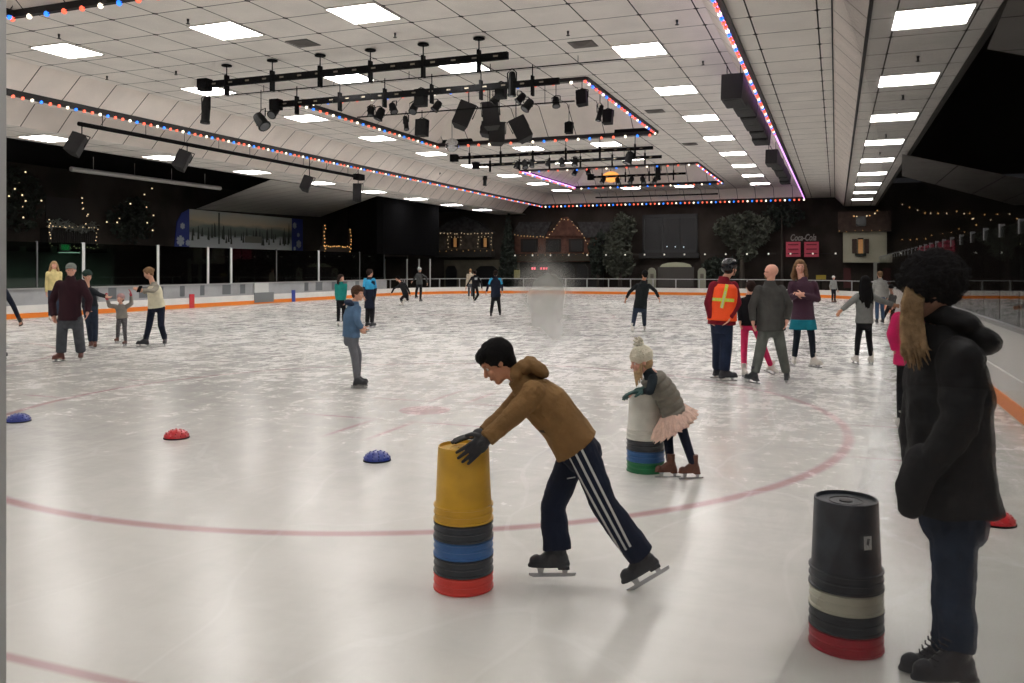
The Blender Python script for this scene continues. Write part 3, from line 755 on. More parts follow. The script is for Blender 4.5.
MB().span((XW+.01, a.y, zb), (XW+.05, b_.y, zt)).build('painting', mural_mat(), t)
bp_ = mat('mural_blue', (56,70,150), .8); fl_m = mat('flake_white', (200,210,225), .8)
ya, yb = onw(178,232).y, onw(306,232).y
MB().prism([(XW+.01, ya, zb), (XW+.01, a.y, zb), (XW+.01, a.y, zt), (XW+.01, a.y-.55, zt-.25), (XW+.01, ya+.2, zt-.75)], (.04,0,0)).build('blue_panel', bp_, t)['label'] = 'blue panel with curved top'
MB().span((XW+.01, b_.y, zb), (XW+.05, yb, zt)).build('blue_panel', bp_, t)
rr = random.Random(5)
for y, z, r in ((ya+.45,3.2,.28),(ya+1.0,3.1,.17),(ya+.6,4.0,.17),(b_.y+.3,4.5,.2),(b_.y+.7,3.9,.14),(b_.y+.75,3.3,.26),(b_.y+.3,3.0,.12)):
    m = MB()
    for k in range(3):
        R = Matrix.Rotation(PI*k/3, 3, 'X'); m.box((XW+.058, y, z), (.004, r*.32, r), R)
    m.build('snowflake', fl_m, t)
tm = mat('paint_tree', (62,66,62), .8)
m = MB()
for k in range(40):
    y = rr.uniform(a.y+.2, b_.y-.3); h = rr.uniform(.3,.8)*(1 if rr.random() < .8 else 1.8); z = 3.25+rr.uniform(-.15,.3)
    m.quad((XW+.056, y-.09, z), (XW+.056, y+.09, z), (XW+.056, y+.02, z+h), (XW+.056, y-.02, z+h))
tag(m.build('painted_trees', tm, t), kind='stuff')
MB().span((XW+.052, a.y+2.3, 3.1), (XW+.057, a.y+2.42, zt-.05)).build('painted_trunk', tm, t)
MB().span((XW+.052, a.y+4.6, 3.25), (XW+.057, a.y+6.2, 3.65)).build('painted_cabin', mat('paint_cabin', (120,120,112), .8), t)
# evergreen garland under the mural
m = MB()
for k in range(260):
    y = rr.uniform(ya-.2, yb+.6); c = Vector((XW+.1+rr.uniform(-.05,.08), y, 2.66+rr.uniform(-.09,.09))); d = Vector((rr.uniform(-1,1), rr.uniform(-1,1), rr.uniform(-1,1))).normalized()*.14
    m.cap(c-d, c+d, .02, .012, 4, False, False)
tag(tag(m.build('garland', mat('garland_dark', (30,36,30), .9), org=(XW+.1, 39, 2.66)), 'dark evergreen garland running along the foot of the mural', 'garland'), kind='thing')
# balcony decoration with garland and fairy lights
t = thing('balcony', onw(66,236), 'small dark balcony on the left wall outlined with fairy lights and frosted garland', 'balcony')
p0, p1 = onw(45,228), onw(92,248)
MB().span((XW+.0, p0.y, p1.z), (XW+.5, p1.y, p0.z)).build('railing_box', mat('balcony_dark', (34,33,32), .9), t)
m = MB()
for k in range(22): y = p0.y+(p1.y-p0.y)*k/21; m.span((XW+.5, y-.025, p1.z), (XW+.54, y+.025, p0.z))
m.build('railing_slats', mat('slat_dark', (46,44,42), .9), t)
q0, q1 = onw(50,196), onw(86,224)
MB().span((XW, q0.y, q1.z), (XW+.06, q1.y, q0.z)).build('door', mat('balcony_door', (38,34,32), .8), t)
m = MB()
for k in range(200):
    y = rr.uniform(p0.y, p1.y); c = Vector((XW+.55+rr.uniform(-.1,.1), y, p0.z+rr.uniform(-.05,.28)+.12*math.sin((y-p0.y)*3))); d = Vector((rr.uniform(-1,1), rr.uniform(-1,1), rr.uniform(-1,1))).normalized()*.13
    m.cap(c-d, c+d, .022, .012, 4, False, False)
tag(m.build('frosted_garland', mat('frost', (120,124,120), .9), t), kind='stuff')
fz = XW+.58
c4 = [(fz,p0.y,p0.z+.35),(fz,p0.y,p1.z),(fz,p1.y,p1.z),(fz,p1.y,p0.z+.1),(fz,p0.y,p0.z+.1)]
light_string('fairy light string round the dark balcony of the left wall', c4, .17, [warm], .022, jit=.05, cat='string of lights')
light_string('short vertical fairy light string above the left balcony', [onw(82,197), onw(83,210), onw(87,212), onw(87,226)], .22, [warm], .028, jit=.1)
light_string('loose fairy lights high on the wall at far left', [onw(12,200),onw(17,180),onw(25,172),onw(22,195),onw(26,202),onw(20,214),onw(34,206),onw(9,205)], .6, [warm], .035, cord=False, jit=.25)
light_string('scattered fairy lights on the dark wall tree left of the mural', [onw(107,226),onw(118,218),onw(128,210),onw(140,202),onw(146,190),onw(150,205),onw(156,228),onw(143,226),onw(134,236)], .6, [warm], .035, cord=False, jit=.3)
# dark painted trees on the wall
def foliage(name, label, c, half, n, m, leaf=.16, trunk=None, shape='oval', cat='tree', group=None):
    c = Vector(c); t = thing(name, (c.x, c.y, 0 if trunk else c.z-half[2]), label, cat, group); f = MB(); k = 0
    lumps = [(rr.uniform(-.62,.62), rr.uniform(-.3,.3), rr.uniform(-.62,.62), rr.uniform(.26,.46)) for _ in range(13)]
    while k < n:
        x, y, z = (rr.uniform(-1,1) for _ in range(3))
        if shape == 'oval' and n > 600 and not any((x-a_)**2+(y-b__)**2*.4+(z-c_)**2 < r_*r_ for a_, b__, c_, r_ in lumps): continue
        if shape == 'cone':
            if math.hypot(x, y) > (1-z)/2+.08: continue
        elif x*x+y*y+z*z > 1: continue
        p = c+Vector((x*half[0], y*half[1], z*half[2])); k += 1
        a = Vector((rr.uniform(-1,1), rr.uniform(-1,1), rr.uniform(-1,1))).normalized(); b_ = a.cross(Vector((rr.uniform(-1,1), rr.uniform(-1,1), rr.uniform(-1,1)))).normalized()
        l = leaf*rr.uniform(.6,1.3); f.quad(p-a*l, p+b_*l*.5, p+a*l, p-b_*l*.5)
    tag(f.build('foliage', m, t), kind='stuff')
    if trunk: MB().cap((c.x, c.y, 0), (c.x, c.y, c.z+half[2]*.3), trunk, trunk*.5, 10, False, False).build('trunk', mat('bark_dark', (58,52,46), .9), t)
    return t
lf = mat('leaf_dark', (40,48,41), .9, noise=.4, nscale=2); lf2 = mat('leaf_grey', (70,74,64), .9, noise=.4, nscale=2)
c = onw(134,215); foliage('evergreen_tree', 'dark evergreen shape with scattered fairy lights on the left wall', (XW+.22, c.y, c.z-.2), (.14, 1.9, 1.4), 700, lf)
c = onw(20,195); foliage('evergreen_tree', 'dark evergreen shape high on the wall at far left', (XW+.22, c.y, c.z-.2), (.14, 1.3, 1.4), 500, lf)
# green lit sign
p = onw(65,247.5,.7); t = thing('exit_sign', p, 'small green lit sign below the fairy light balcony', 'sign')
MB().span((p.x-.05, p.y-.28, p.z-.15), (p.x+.02, p.y+.28, p.z+.15)).build('case', mat('sign_case', (120,128,120), .5), t)
MB().span((p.x+.021, p.y-.2, p.z-.11), (p.x+.03, p.y+.2, p.z+.12)).build('face', mat('sign_green', (60,190,110), .5, emit=(40,170,90), es=.6), t)
# small notices on the dark glass of the left side
for i, (px, py) in enumerate(((23,250),(54,250),(83,251),(110,253),(135,254),(206,263),(318,270))):
    p = onX(px, py, XL-.12); tag(MB().span((p.x-.01, p.y-.12, p.z-.13), (p.x, p.y+.12, p.z+.13)).build('paper_notice', mat('notice_grey', (120,122,118), .7), org=p), ['leftmost','second','third','fourth','fifth','small low','rightmost'][i]+' pale notice fixed behind the left glass', 'notice')
# lit U-shaped sign on the post
t = thing('lit_balcony', onX(337,250,-30), 'balcony shaped sign edged with warm fairy lights on the dark wall right of the mural', 'lit sign')
a, b_ = onX(324,246,-30), onX(350,256,-30)
MB().span((-30.3, a.y, b_.z), (-30, b_.y, a.z)).build('box', mat('lit_box', (74,70,66), .9), t)
for y in (a.y, b_.y): MB().span((-30.1, y-.04, a.z), (-30.02, y+.04, onX(337,227,-30).z)).build('upright', mat('bark_dark', ()), t)
zt = onX(337,227,-30).z
light_string('warm fairy light string edging the balcony shaped sign', [(-29.94,a.y,zt),(-29.94,a.y,b_.z),(-29.94,b_.y,b_.z),(-29.94,b_.y,zt)], .2, [bcol[4]], .035, jit=.04)
light_string('warm fairy light string across the top of the balcony shaped sign', [(-29.94,a.y,a.z),(-29.94,b_.y,a.z)], .22, [bcol[4]], .035, jit=.04)
light_string('tiny star shaped cluster of fairy lights on the black wall', [onY(px,py,45.3) for px, py in ((383,226),(388,222),(391,228),(386,232),(381,226),(388,232),(388,246),(380,242))], .9, [warm], .025, cord=False, jit=.1)
for y_ in (14, 22, 30, 38):  # unseen glowing panels added to brighten the lobby behind the left boards
    t = thing('added_fill_light', (XW-1.2, y_, 2.49), 'dim square fill light added under the left balcony, out of sight', 'ceiling light', 'added fill lights')
    MB().span((XW-1.6, y_-.4, 2.45), (XW-.8, y_+.4, 2.49)).build('diffuser', mat('fill_glow', (255,250,240), .5, emit=(225,240,228), es=1.6), t)
# ---------------- bench things in the dark left lobby
t = thing('counter', onX(190,290,-31), 'beige lobby counter seen through the left glass by the poles', 'counter')
a, b_ = onX(170,271,-31), onX(186,282,-31)
MB().span((-31.6, a.y, 0), (-31, b_.y, a.z)).build('body', mat('counter_beige', (118,112,88), .7), t); MB().span((-31.7, a.y-.1, a.z), (-30.9, b_.y+.1, a.z+.06)).build('top', mat('counter_top', (70,68,62), .6), t)
struct(MB().prism([(XW-1.8, 12, 1.2), (XW-1.8, 26, .4), (XW-1.8, 26, .1), (XW-1.8, 12, .8)], (1.2,0,0)).build('ramp', mat('ramp_grey', (96,100,96), .8)))
# ================================================================ FAR FACADE
YWf = YW-.02
def fb(name, x0, y0, x1, y1, m, parent, dep=.15, Y=YWf):
    a, b_ = onY(x0, y0, Y), onY(x1, y1, Y)
    return MB().span((a.x, Y-dep, b_.z), (b_.x, Y, a.z)).build(name, m, parent)
wood = mat('chalet_wood', (76,69,62), .9, noise=.3, nscale=3)
dkw = mat('window_dark', (14,15,17), .3)
stucco = mat('stucco_grey', (104,100,90), .9, noise=.15, nscale=2)
glow = mat('window_glow', (200,150,96), .5, emit=(255,180,100), es=.12)
def poly_y(pts, Y, dep, m, name, parent):
    return MB().prism([onY(px, py, Y) for px, py in pts], (0, -dep, 0)).build(name, m, parent)
# chalet at the left of the far wall
t = thing('chalet', onY(465,285,YW), 'dark wooden chalet facade with arched ground floor at the left end of the far wall', 'chalet facade')
fb('upper_wall', 441, 232, 493, 256, wood, t, .4)
poly_y([(436,233),(452,222),(466,217),(480,222),(496,233)], YWf, .8, mat('roof_shingle', (58.6,57,58.6), .95, noise=.4, nscale=4), 'roof', t)
fb('balcony_rail', 438, 250, 495, 257, mat('slat_dark', ()), t, .8)
fb('lower_wall', 445, 260, 520, 289, mat('stucco_dim', (84,80,68), .9, noise=.15, nscale=2), t, .2)
for x0, x1 in ((446,457),(476,498)):
    poly_y([(x0,289),(x0,270),(x0+(x1-x0)*.2,266),(x1-(x1-x0)*.2,266),(x1,270),(x1,289)], YWf-.2, .05, dkw, 'archway', t)
for x in (455,485):
    w_ = fb('window', x-4, 236, x+4, 248, dkw, t, .06, YWf-.4); fb('pane', x-1.2, 238, x+1.6, 247, glow, w_, .03, YWf-.46)
light_string('fairy light string along the eaves of the left chalet', [onY(437,233.5,YWf-.9), onY(495,233.5,YWf-.9)], .3, [warm], .028, jit=.05)
light_string('fairy light string along the balcony of the left chalet', [onY(440,251,YWf-.9), onY(494,250,YWf-.9)], .5, [bcol[4]], .022, jit=.06)
for x in (455,485): light_string('fairy light frame round the '+('left' if x == 455 else 'right')+' lit window of the chalet', [onY(x-7,247,YWf-.5),onY(x-7,237,YWf-.5),onY(x+6,237,YWf-.5),onY(x+6,247,YWf-.5)], .28, [warm], .025, jit=.03)
c = onY(508,240,60.3); foliage('evergreen_tree', 'tall dark fir standing between the two chalets', (c.x, c.y, 3.3), (.9,.4,3.0), 1200, lf, .2, .12, 'cone')
# brown building
brick = mat('brick_brown', (92,60,50), .9, noise=.25, nscale=3)
t = thing('gabled_building', onY(560,285,YW), 'reddish brown gabled building facade with three dark windows in the far wall', 'building facade')
fb('wall', 516, 232, 598, 262, brick, t, .3)
poly_y([(550,236),(562,218),(568,217),(585,236)], YWf-.3, .25, brick, 'gable', t)
poly_y([(512,236),(520,222),(552,222),(545,238)], YWf-.32, .2, mat('roof_shingle', ()), 'roof', t); poly_y([(584,238),(578,222),(612,222),(620,236)], YWf-.32, .2, mat('roof_shingle', ()), 'roof', t)
for x0, x1 in ((521,538),(546,561),(569,584)):
    w_ = fb('window', x0, 239, x1, 252, mat('frame_brown', (34,26,22), .8), t, .08, YWf-.32); fb('pane', x0+2, 240.5, x1-2, 251, dkw, w_, .03, YWf-.4)
fb('balcony_rail', 512, 254, 604, 261, mat('balcony_brown', (60.6,54,44), .9), t, .7)
fb('lower_wall', 512, 262, 604, 289, mat('lower_dark', (44,42,40), .9), t, .15)
for x0, x1 in ((560,574),(577,588)):
    poly_y([(x0,288),(x0,268),(x0+3,264),(x1-3,264),(x1,268),(x1,288)], YWf-.16, .04, dkw, 'archway', t)
light_string('fairy light string over the gable of the brown building', [onY(px,py,YWf-.8) for px, py in ((548,238),(556,226),(563,218),(572,222),(580,233),(586,238),(589,252))], .3, [bcol[4], warm], .03, jit=.06)
light_string('fairy light string under the eaves left of the brown gable', [onY(515,235,YWf-.8), onY(548,237,YWf-.8)], .26, [bcol[4]], .03, jit=.05)
light_string('fairy light string along the balcony of the brown building', [onY(514,255,YWf-.8), onY(600,254,YWf-.8)], .5, [bcol[4]], .02, jit=.06)
# red digital display
t = thing('digital_display', onY(539,268,58.6), 'small red glowing digital display in front of the brown building', 'display')
MB().span(onY(530,266,58.6), onY(549,271,58.72)).build('case', black, t)
for k, x in enumerate((531.5,533.8,536.8,540.2,543,545.6)):
    if k == 2: continue
    MB().span(onY(x,267.3,58.58), onY(x+1.8,269.6,58.6)).build('digit', mat('digit_red', (255,120,140), .5, emit=(255,90,110), es=1.2), t)
# blurry warning sign and yellow sign
t = thing('sign_board', onY(517,272,58.6), 'small yellow and dark notice board left of the red display', 'sign'); MB().span(onY(514,270,58.6), onY(520,278,58.65)).build('panel', mat('sign_olive', (128,124,78), .7), t); MB().span(onY(516.5,278,58.61), onY(517.5,292,58.64)).build('post', black, t)
t = thing('sign_board', onY(821,277,59.6), 'small yellow sign low on the far wall beside the small skater', 'sign'); MB().span(onY(816,275,59.6), onY(826,279.5,59.65)).build('panel', mat('sign_yellow', (150,132,40), .7), t); MB().span(onY(820.5,279,59.61), onY(821.5,290,59.64)).build('post', black, t)
# trees
foliage('willow_tree', 'tall weeping grey green tree left of the dark screen', (onY(620,240,60.1).x, 60.1, 3.6), (1.7,.5,2.7), 2600, lf2, .17, .16)
foliage('willow_tree', 'bushy dark tree beside the brown building, left of the weeping tree', (onY(598,250,60.4).x, 60.4, 2.6), (.9,.4,2.2), 1000, lf, .16, .1)
foliage('broadleaf_tree', 'large leafy tree right of the dark screen, behind the skater in orange vest', (onY(742,235,60).x, 60, 3.9), (2.5,.6,1.9), 2600, lf2, .17, .2)
foliage('broadleaf_tree', 'dim leafy shrub low under the large leafy tree', (onY(722,262,60.3).x, 60.3, 1.6), (1.6,.4,1.1), 900, lf, .16, .1)
foliage('broadleaf_tree', 'dim leafy tree at the far wall above the scoreboards', (onY(782,228,60.7).x, 60.7, 5.0), (1.6,.3,1.3), 700, lf, .16, .1)
# dark screen
t = thing('screen', onY(667,262,YW), 'large dark panelled screen with faint frame on the far wall', 'screen')
fb('panel', 645, 218, 696, 250, mat('screen_dark', (26,28,31), .5), t, .12); 
for a in ((643,215,698,218),(643,250,698,253),(643,215,645,253),(696,215,698,253),(662,218,663,250),(679,218,680,250)): fb('frame', *a, mat('screen_frame', (40,41,44), .6), t, .18)
fb('ledge', 640, 253, 700, 258, mat('ledge_dark', (38,38,38), .8), t, .5)
for k, x in enumerate((668,674,684,686)):
    p = onY(x, 246 if k < 2 else 260, 60.6); 
light_string('few cool white lights under the dark screen', [onY(667,246.5,60.8), onY(686,247,60.8)], .6, [mat('cool_light', (235,245,255), .4, emit=(220,240,255), es=1.2)], .04, cord=False)
t = thing('arch_panel', onY(676,268,60), 'low cream arch shaped panel below the dark screen', 'panel')
poly_y([(660,267),(662,264.5),(668,262.8),(676,262.2),(684,262.8),(690,264.5),(692,267)], 60, .1, mat('cream_panel', (170,172,148), .8), 'panel', t)
fb('backing', 658, 267, 694, 287, mat('grey_ribs', (66,64,60.6), .8), t, .08, 60)
for x, l in ((652,'left'),(702,'right')):
    t = thing('round_top_post', onY(x,287,59.8), 'pale round topped panel at the '+l+' of the arch below the screen', 'panel')
    poly_y([(x-4,288),(x-4,271),(x-2.5,268.5),(x,267.6),(x+2.5,268.5),(x+4,271),(x+4,288)], 59.8, .12, mat('cream_post', (140,142,126), .8), 'panel', t)
    p = onY(x,276,59.65); MB().box(p, (.12,.01,.16)).build('inset', mat('stucco_grey', ()), t)
# row of small white lamps above the railing
light_string('long row of small white lamps strung along the far wall', [onY(515,255.5,59.6), onY(836,253.5,59.6)], 1.42, [mat('lamp_white', (230,230,220), .4, emit=(235,230,215), es=.6)], .06, cord=True)
# scoreboards
sb = mat('score_red', (176,66,86), .6, emit=(200,40,70), es=.10); sbl = mat('score_line', (112,28,46), .6)
for x0, l in ((786,'left'),(804.3,'right')):
    t = thing('scoreboard', onY(x0+7,257,60.6), l+' of the two small red scoreboards on the far wall', 'scoreboard')
    fb('panel', x0, 242, x0+14.5, 256.8, sb, t, .1, 60.6)
    for y in (244, 248.5, 253): fb('text_row', x0+2, y, x0+12.5, y+1.2, sbl, t, .02, 60.4)
# lettering above them
cu = bpy.data.curves.new('t', 'FONT'); cu.body = 'Coca-Cola'; cu.size = .62; cu.extrude = .02; cu.shear = .25; cu.align_x = 'CENTER'; cu.offset = .012
to = bpy.data.objects.new('t', cu); COL.objects.link(to); bpy.context.view_layer.update()
me = bpy.data.meshes.new_from_object(to.evaluated_get(bpy.context.evaluated_depsgraph_get())); bpy.data.objects.remove(to)
me.materials.clear(); me.materials.append(mat('letter_grey', (120,117,114), .6))
lo = bpy.data.objects.new('lettering', me); COL.objects.link(lo)
lo.location = onY(803,240.5,60.3); lo.rotation_euler = (PI/2,0,0); lo.scale = (.62,1,1)
tag(lo, 'grey slanted brand lettering above the two red scoreboards', 'lettering')
# cream house at right
t = thing('cream_house', onY(864,285,YW), 'cream walled house facade with lit shuttered window at the right end of the far wall', 'house facade')
fb('wall', 843, 231, 886, 262.5, mat('cream_wall', (168,165,146), .9, noise=.08, nscale=1), t, 1.0)
fb('roof', 838, 213, 890, 232, mat('roof_brown', (74,60.6,54), .95, noise=.2, nscale=3), t, 1.3)
fb('dormer', 856, 217, 866, 226, dkw, t, .2, YWf-1.3)
w_ = fb('window_frame', 857.5, 238, 863.5, 254, mat('frame_brown', ()), t, .06, YWf-1.0); fb('pane', 858.2, 239.5, 863, 253.5, glow, w_, .03, YWf-1.06)
for x0, x1 in ((852,857),(864,869)): fb('shutter', x0, 239, x1, 253.5, mat('shutter_brown', (58,42,34), .8), t, .1, YWf-1.0)
fb('flower_box', 855, 253.5, 866, 256, mat('garland_dark', ()), t, .25, YWf-1.0)
for x in (873.5, 893.5): fb('pillar', x, 255 if x > 880 else 262, x+3.4, 289, mat('pillar_grey', (150,150,142), .8), t, .25, YWf-.8)
poly_y([(876,263),(900,255.5),(900,259.5),(884,263)], YWf-.8, .2, mat('pillar_grey', ()), 'porch_beam', t)
fb('red_door', 843.5, 268, 851, 288, mat('door_red', (74,34,34), .8), t, .1, YWf-.01)
light_string('fairy light string along the roof of the cream house', [onY(px,py,YWf-1.4) for px, py in ((853,216),(858,218),(864,218),(870,215),(876,212),(882,209))], .28, [bcol[4], warm], .04, jit=.08)
light_string('faint fairy light string at the eaves of the cream house', [onY(839,231,YWf-1.4), onY(886,231,YWf-1.4)], .5, [bcol[4]], .022, jit=.05)
# fairy lights in the dark right wing
light_string('upper fairy light garland in the dark right wing', [onY(px,py,54.5) for px, py in ((903,203),(915,208),(928,213),(940,215),(952,212),(962,213),(970,211),(974,213),(975,222),(974,228))], .42, [warm, bcol[4]], .034, jit=.1)
light_string('right hand fairy light garland in the dark right wing', [onY(px,py,54.5) for px, py in ((975,219),(984,216),(990,221),(1003,212),(1014,217),(1030,216))], .5, [warm, bcol[4]], .03, jit=.12)
light_string('lower fairy light string in the dark right wing', [onY(px,py,54.5) for px, py in ((902,239),(925,238),(945,233),(960,230),(966,232))], .42, [bcol[4]], .026, jit=.12)
light_string('fairy light string behind the glass at far right', [onY(px,py,42) for px, py in ((985,246),(1000,245),(1012,243),(1030,244))], .35, [warm], .02, jit=.1)
# ================================================================ BUCKETS AND DOMES
def plastic(name, c, v=.1): return mat(name, c, .42, noise=v, nscale=9, bump=.06, bscale=25)
PL = dict(yellow=plastic('plastic_yellow', (196,152,40)), black=plastic('plastic_black', (44,49,56), .3), blue=plastic('plastic_blue', (44,92,148)), red=plastic('plastic_red', (206,62,54)), crimson=plastic('plastic_crimson', (170,36,52)),
          white=plastic('plastic_white', (205,205,196)), green=plastic('plastic_green', (28,112,66)), cream=plastic('plastic_cream', (190,188,172)))
_bk = {}
def bucket(x, y, z, colour, label, group, lean=0):
    if not _bk:
        H = .40; ro = lambda q: .155-.0165*q/H
        prof = [(ro(H)-.012, H-.016), (ro(H)-.008, H), (ro(H), H-.002)]
        for q in (.36,.3,.2,.1): prof.append((ro(q), q))
        prof += [(.1555,.088),(.163,.086),(.163,.079),(.1565,.076),(.1565,.052),(.1625,.049),(.1625,.043),(.157,.040),(.157,.014),(.164,.011),(.164,.002),(.160,.0),(.1535,.0)]
        for q in (.1,.2,.3,.384): prof.append((ro(q)-.0028, q))
        b_ = MB().lathe((0,0,0), prof, 40); b_.lathe((0,0,0), [(0.0001,H-.016),(ro(H)-.012,H-.016)], 40); b_.lathe((0,0,0), [(ro(.384)-.0028,.384-.003),(.0001,.384-.003)], 40)
        o = b_.build('body', PL['black'], None, smooth=True, org=(0,0,0)); _bk['body'] = o.data; bpy.data.objects.remove(o)
        d = MB().lathe((0,0,0), [(.03,H-.0155),(.03,H-.011),(.022,H-.009),(.0001,H-.009)], 24); d.lathe((0,0,0), [(.075,H-.0155),(.075,H-.013),(.07,H-.013),(.07,H-.0155)], 32)
        o = d.build('base_ring', PL['black'], None, smooth=True, org=(0,0,0)); _bk['ring'] = o.data; bpy.data.objects.remove(o)
        for me in _bk.values(): me.set_sharp_from_angle(angle=.6)
    t = thing('bucket', (x, y, z), label, 'bucket', group)
    me = _bk.setdefault(colour, None)
    if me is None:
        me = _bk['body'].copy(); me.materials.clear(); me.materials.append(PL[colour]); _bk[colour] = me
        m2 = _bk['ring'].copy(); m2.materials.clear(); m2.materials.append(PL[colour] if colour != 'black' else mat('base_moulding', (20,22,25), .5)); _bk[colour+'r'] = m2
    for nm, q in (('body', me), ('base_moulding', _bk[colour+'r'])):
        o = bpy.data.objects.new(nm, q); COL.objects.link(o); o.parent = t
    return t
OFF = .092
def stack(px, d, cols, labels, group):
    p = W(px, HY, d); out = []
    n = len(cols)
    for k in range(n):   # cols listed top to bottom
        out.append(bucket(p.x, p.y, OFF*(n-1-k), cols[k], labels[k], group))
    return p, out
SA, _ = stack(463.5, 4.57, ['yellow','black','blue','black','red'],
    ['yellow bucket upside down under the gloved hands of the boy in brown hoodie', 'black bucket nested just under the yellow bucket', 'blue bucket in the middle of the stack the boy pushes', 'black bucket between the blue and red ones in the stack the boy pushes', 'orange red bucket at the bottom of the stack the boy pushes'], 'stacked buckets pushed by the boy')
SB, _ = stack(645.5, 7.19, ['white','black','blue','green'],
    ['white bucket upside down under the arms of the girl in pompom hat', 'black bucket just under the white one in the stack of the girl', 'blue bucket above the green one in the stack of the girl', 'green bucket at the bottom of the stack of the girl'], 'stacked buckets pushed by the girl')
SCp, bc = stack(846, 3.86, ['black','cream','black','crimson'],
    ['black bucket with small white sticker on top of the unattended right stack', 'off white bucket under the top black one in the right stack', 'black bucket between the off white and red ones in the right stack', 'dark red bucket at the bottom of the unattended right stack'], 'stacked buckets standing alone at right')
# sticker
p = SCp; zt = OFF*3
d_ = VW(.30, -1).normalized(); side = Vector((-d_.y, d_.x, 0))
sl = .0165/.4
m = MB(); zc_ = zt+.235; nseg = 6
for k in range(nseg):
    def q(u, z):
        a = math.atan2(d_.y, d_.x)+u; r = .155-sl*(z-zt)+.0008; return Vector((p.x+r*math.cos(a), p.y+r*math.sin(a), z))
    u0, u1 = -.14+.28*k/nseg, -.14+.28*(k+1)/nseg
    m.quad(q(u0, zc_-.03), q(u1, zc_-.03), q(u1, zc_+.03), q(u0, zc_+.03))
m.build('sticker', mat('sticker_white', (205,208,205), .6), bc[0])['label'] = 'small white sticker with grey mark'
m = MB()
for k in range(2):
    q0 = -.05; m.quad(*[Vector((p.x+(.1563-sl*(z-zt))*math.cos(math.atan2(d_.y,d_.x)+u), p.y+(.1563-sl*(z-zt))*math.sin(math.atan2(d_.y,d_.x)+u), z)) for u, z in ((-.06+.0*k, zc_-.005+.0*k), (.02, zc_-.012), (.07, zc_+.018), (-.02, zc_+.02))])
m.build('sticker_mark', mat('mark_grey', (90,92,94), .6), bc[0])
def dome(px, py, r, col, label):
    p = G(px, py); t = thing('dome_marker', (p.x, p.y, 0), label, 'dome marker', 'bumpy half domes on the ice')
    h = r*.72
    prof = [(r, 0), (r*1.02, .008), (r*.99, .016)]+[(r*.97*math.cos(a), .014+(h-.014)*math.sin(a)) for a in [PI/2*k/8 for k in range(1, 9)]]
    prof[-1] = (.001, h)
    MB().lathe(p, prof, 28).build('body', col, t, smooth=True)
    b_ = MB()
    for j, (a, n) in enumerate(((.25,14),(.6,11),(.95,8),(1.3,4))):
        for k in range(n):
            q = 2*PI*(k+.5*(j % 2))/n; c = p+Vector((r*.97*math.cos(a)*math.cos(q), r*.97*math.cos(a)*math.sin(q), .014+(h-.014)*math.sin(a))); b_.sph(c, .009, 6)
    b_.build('studs', col, t, smooth=True)
    MB().lathe(p, [(r*1.0,0.001),(r*1.04,.001),(r*1.04,.012),(r*1.0,.014)], 28).build('base_rim', black, t)
db = mat('dome_blue', (28,52,140), .3, coat=.3); dr_ = mat('dome_red', (196,30,40), .3, coat=.3)
dome(18.5, 421.5, .125, db, 'blue bumpy dome on the ice at far left'); dome(176.5, 438, .122, dr_, 'red bumpy dome on the ice between the two blue domes')
dome(377, 460.5, .12, db, 'blue bumpy dome on the ice left of the yellow bucket'); dome(996, 523.5, .12, dr_, 'glossy red bumpy dome behind the woman in black')
# ================================================================ PEOPLE
def sk(name, c): return mat(name, c, .55, noise=.05, nscale=12, spec=.35)
SKIN = sk('skin_light', (206,158,134)); SKIN2 = sk('skin_tan', (188,134,104)); SKINP = sk('skin_pink', (214,160,140))
def hairm(name, c): return mat(name, c, .8, noise=.25, nscale=40, bump=.5, bscale=140, spec=.15)
BLADE = mat('blade_steel', (170,172,174), .3, metal=.8)
eye_w = mat('eye_white', (225,222,216), .3); eye_d = mat('eye_dark', (24,18,16), .2); lipm = mat('lip', (150,84,78), .5)
def hand_prims(mb, w, d, n, sc, curl=.35, thumb=1, rmin=0):
    d = d.normalized(); n = (n-d*n.dot(d)).normalized(); s = d.cross(n)*thumb
    mb.ell(w+d*.045*sc, (d*.052*sc, s*.041*sc, n*.016*sc), 12)
    mb.cap(w-d*.02*sc, w+d*.03*sc, .026*sc, .03*sc, 12, flat=.7, up=n.cross(d))
    R = lambda v, a: v*math.cos(a)+n*math.sin(a)
    for i, (L, o) in enumerate(((.068,-.031),(.078,-.0105),(.073,.0105),(.058,.030))):
        b_ = w+d*.082*sc-s*o*sc; fd = (d-s*o*3.2).normalized()
        c1 = curl*(.8+.12*i); c2 = c1*2.0
        m1 = b_+(fd*math.cos(c1)+n*math.sin(c1))*L*.55*sc; m2 = m1+(fd*math.cos(c2)+n*math.sin(c2))*L*.5*sc
        r = max(.0095*sc, rmin); mb.cap(b_-fd*.012*sc, m1, r, r*.93, 8); mb.cap(m1, m2, r*.93, r*.78, 8)
    tb = w+d*.02*sc+s*.032*sc; td = (d*.62+s*.72+n*.3).normalized(); t1 = tb+td*.04*sc; t2 = t1+(d*.85+s*.35+n*.45).normalized()*.032*sc
    r = max(.0115*sc, rmin); mb.cap(tb, t1, r*1.15, r, 8); mb.cap(t1, t2, r, r*.8, 8)
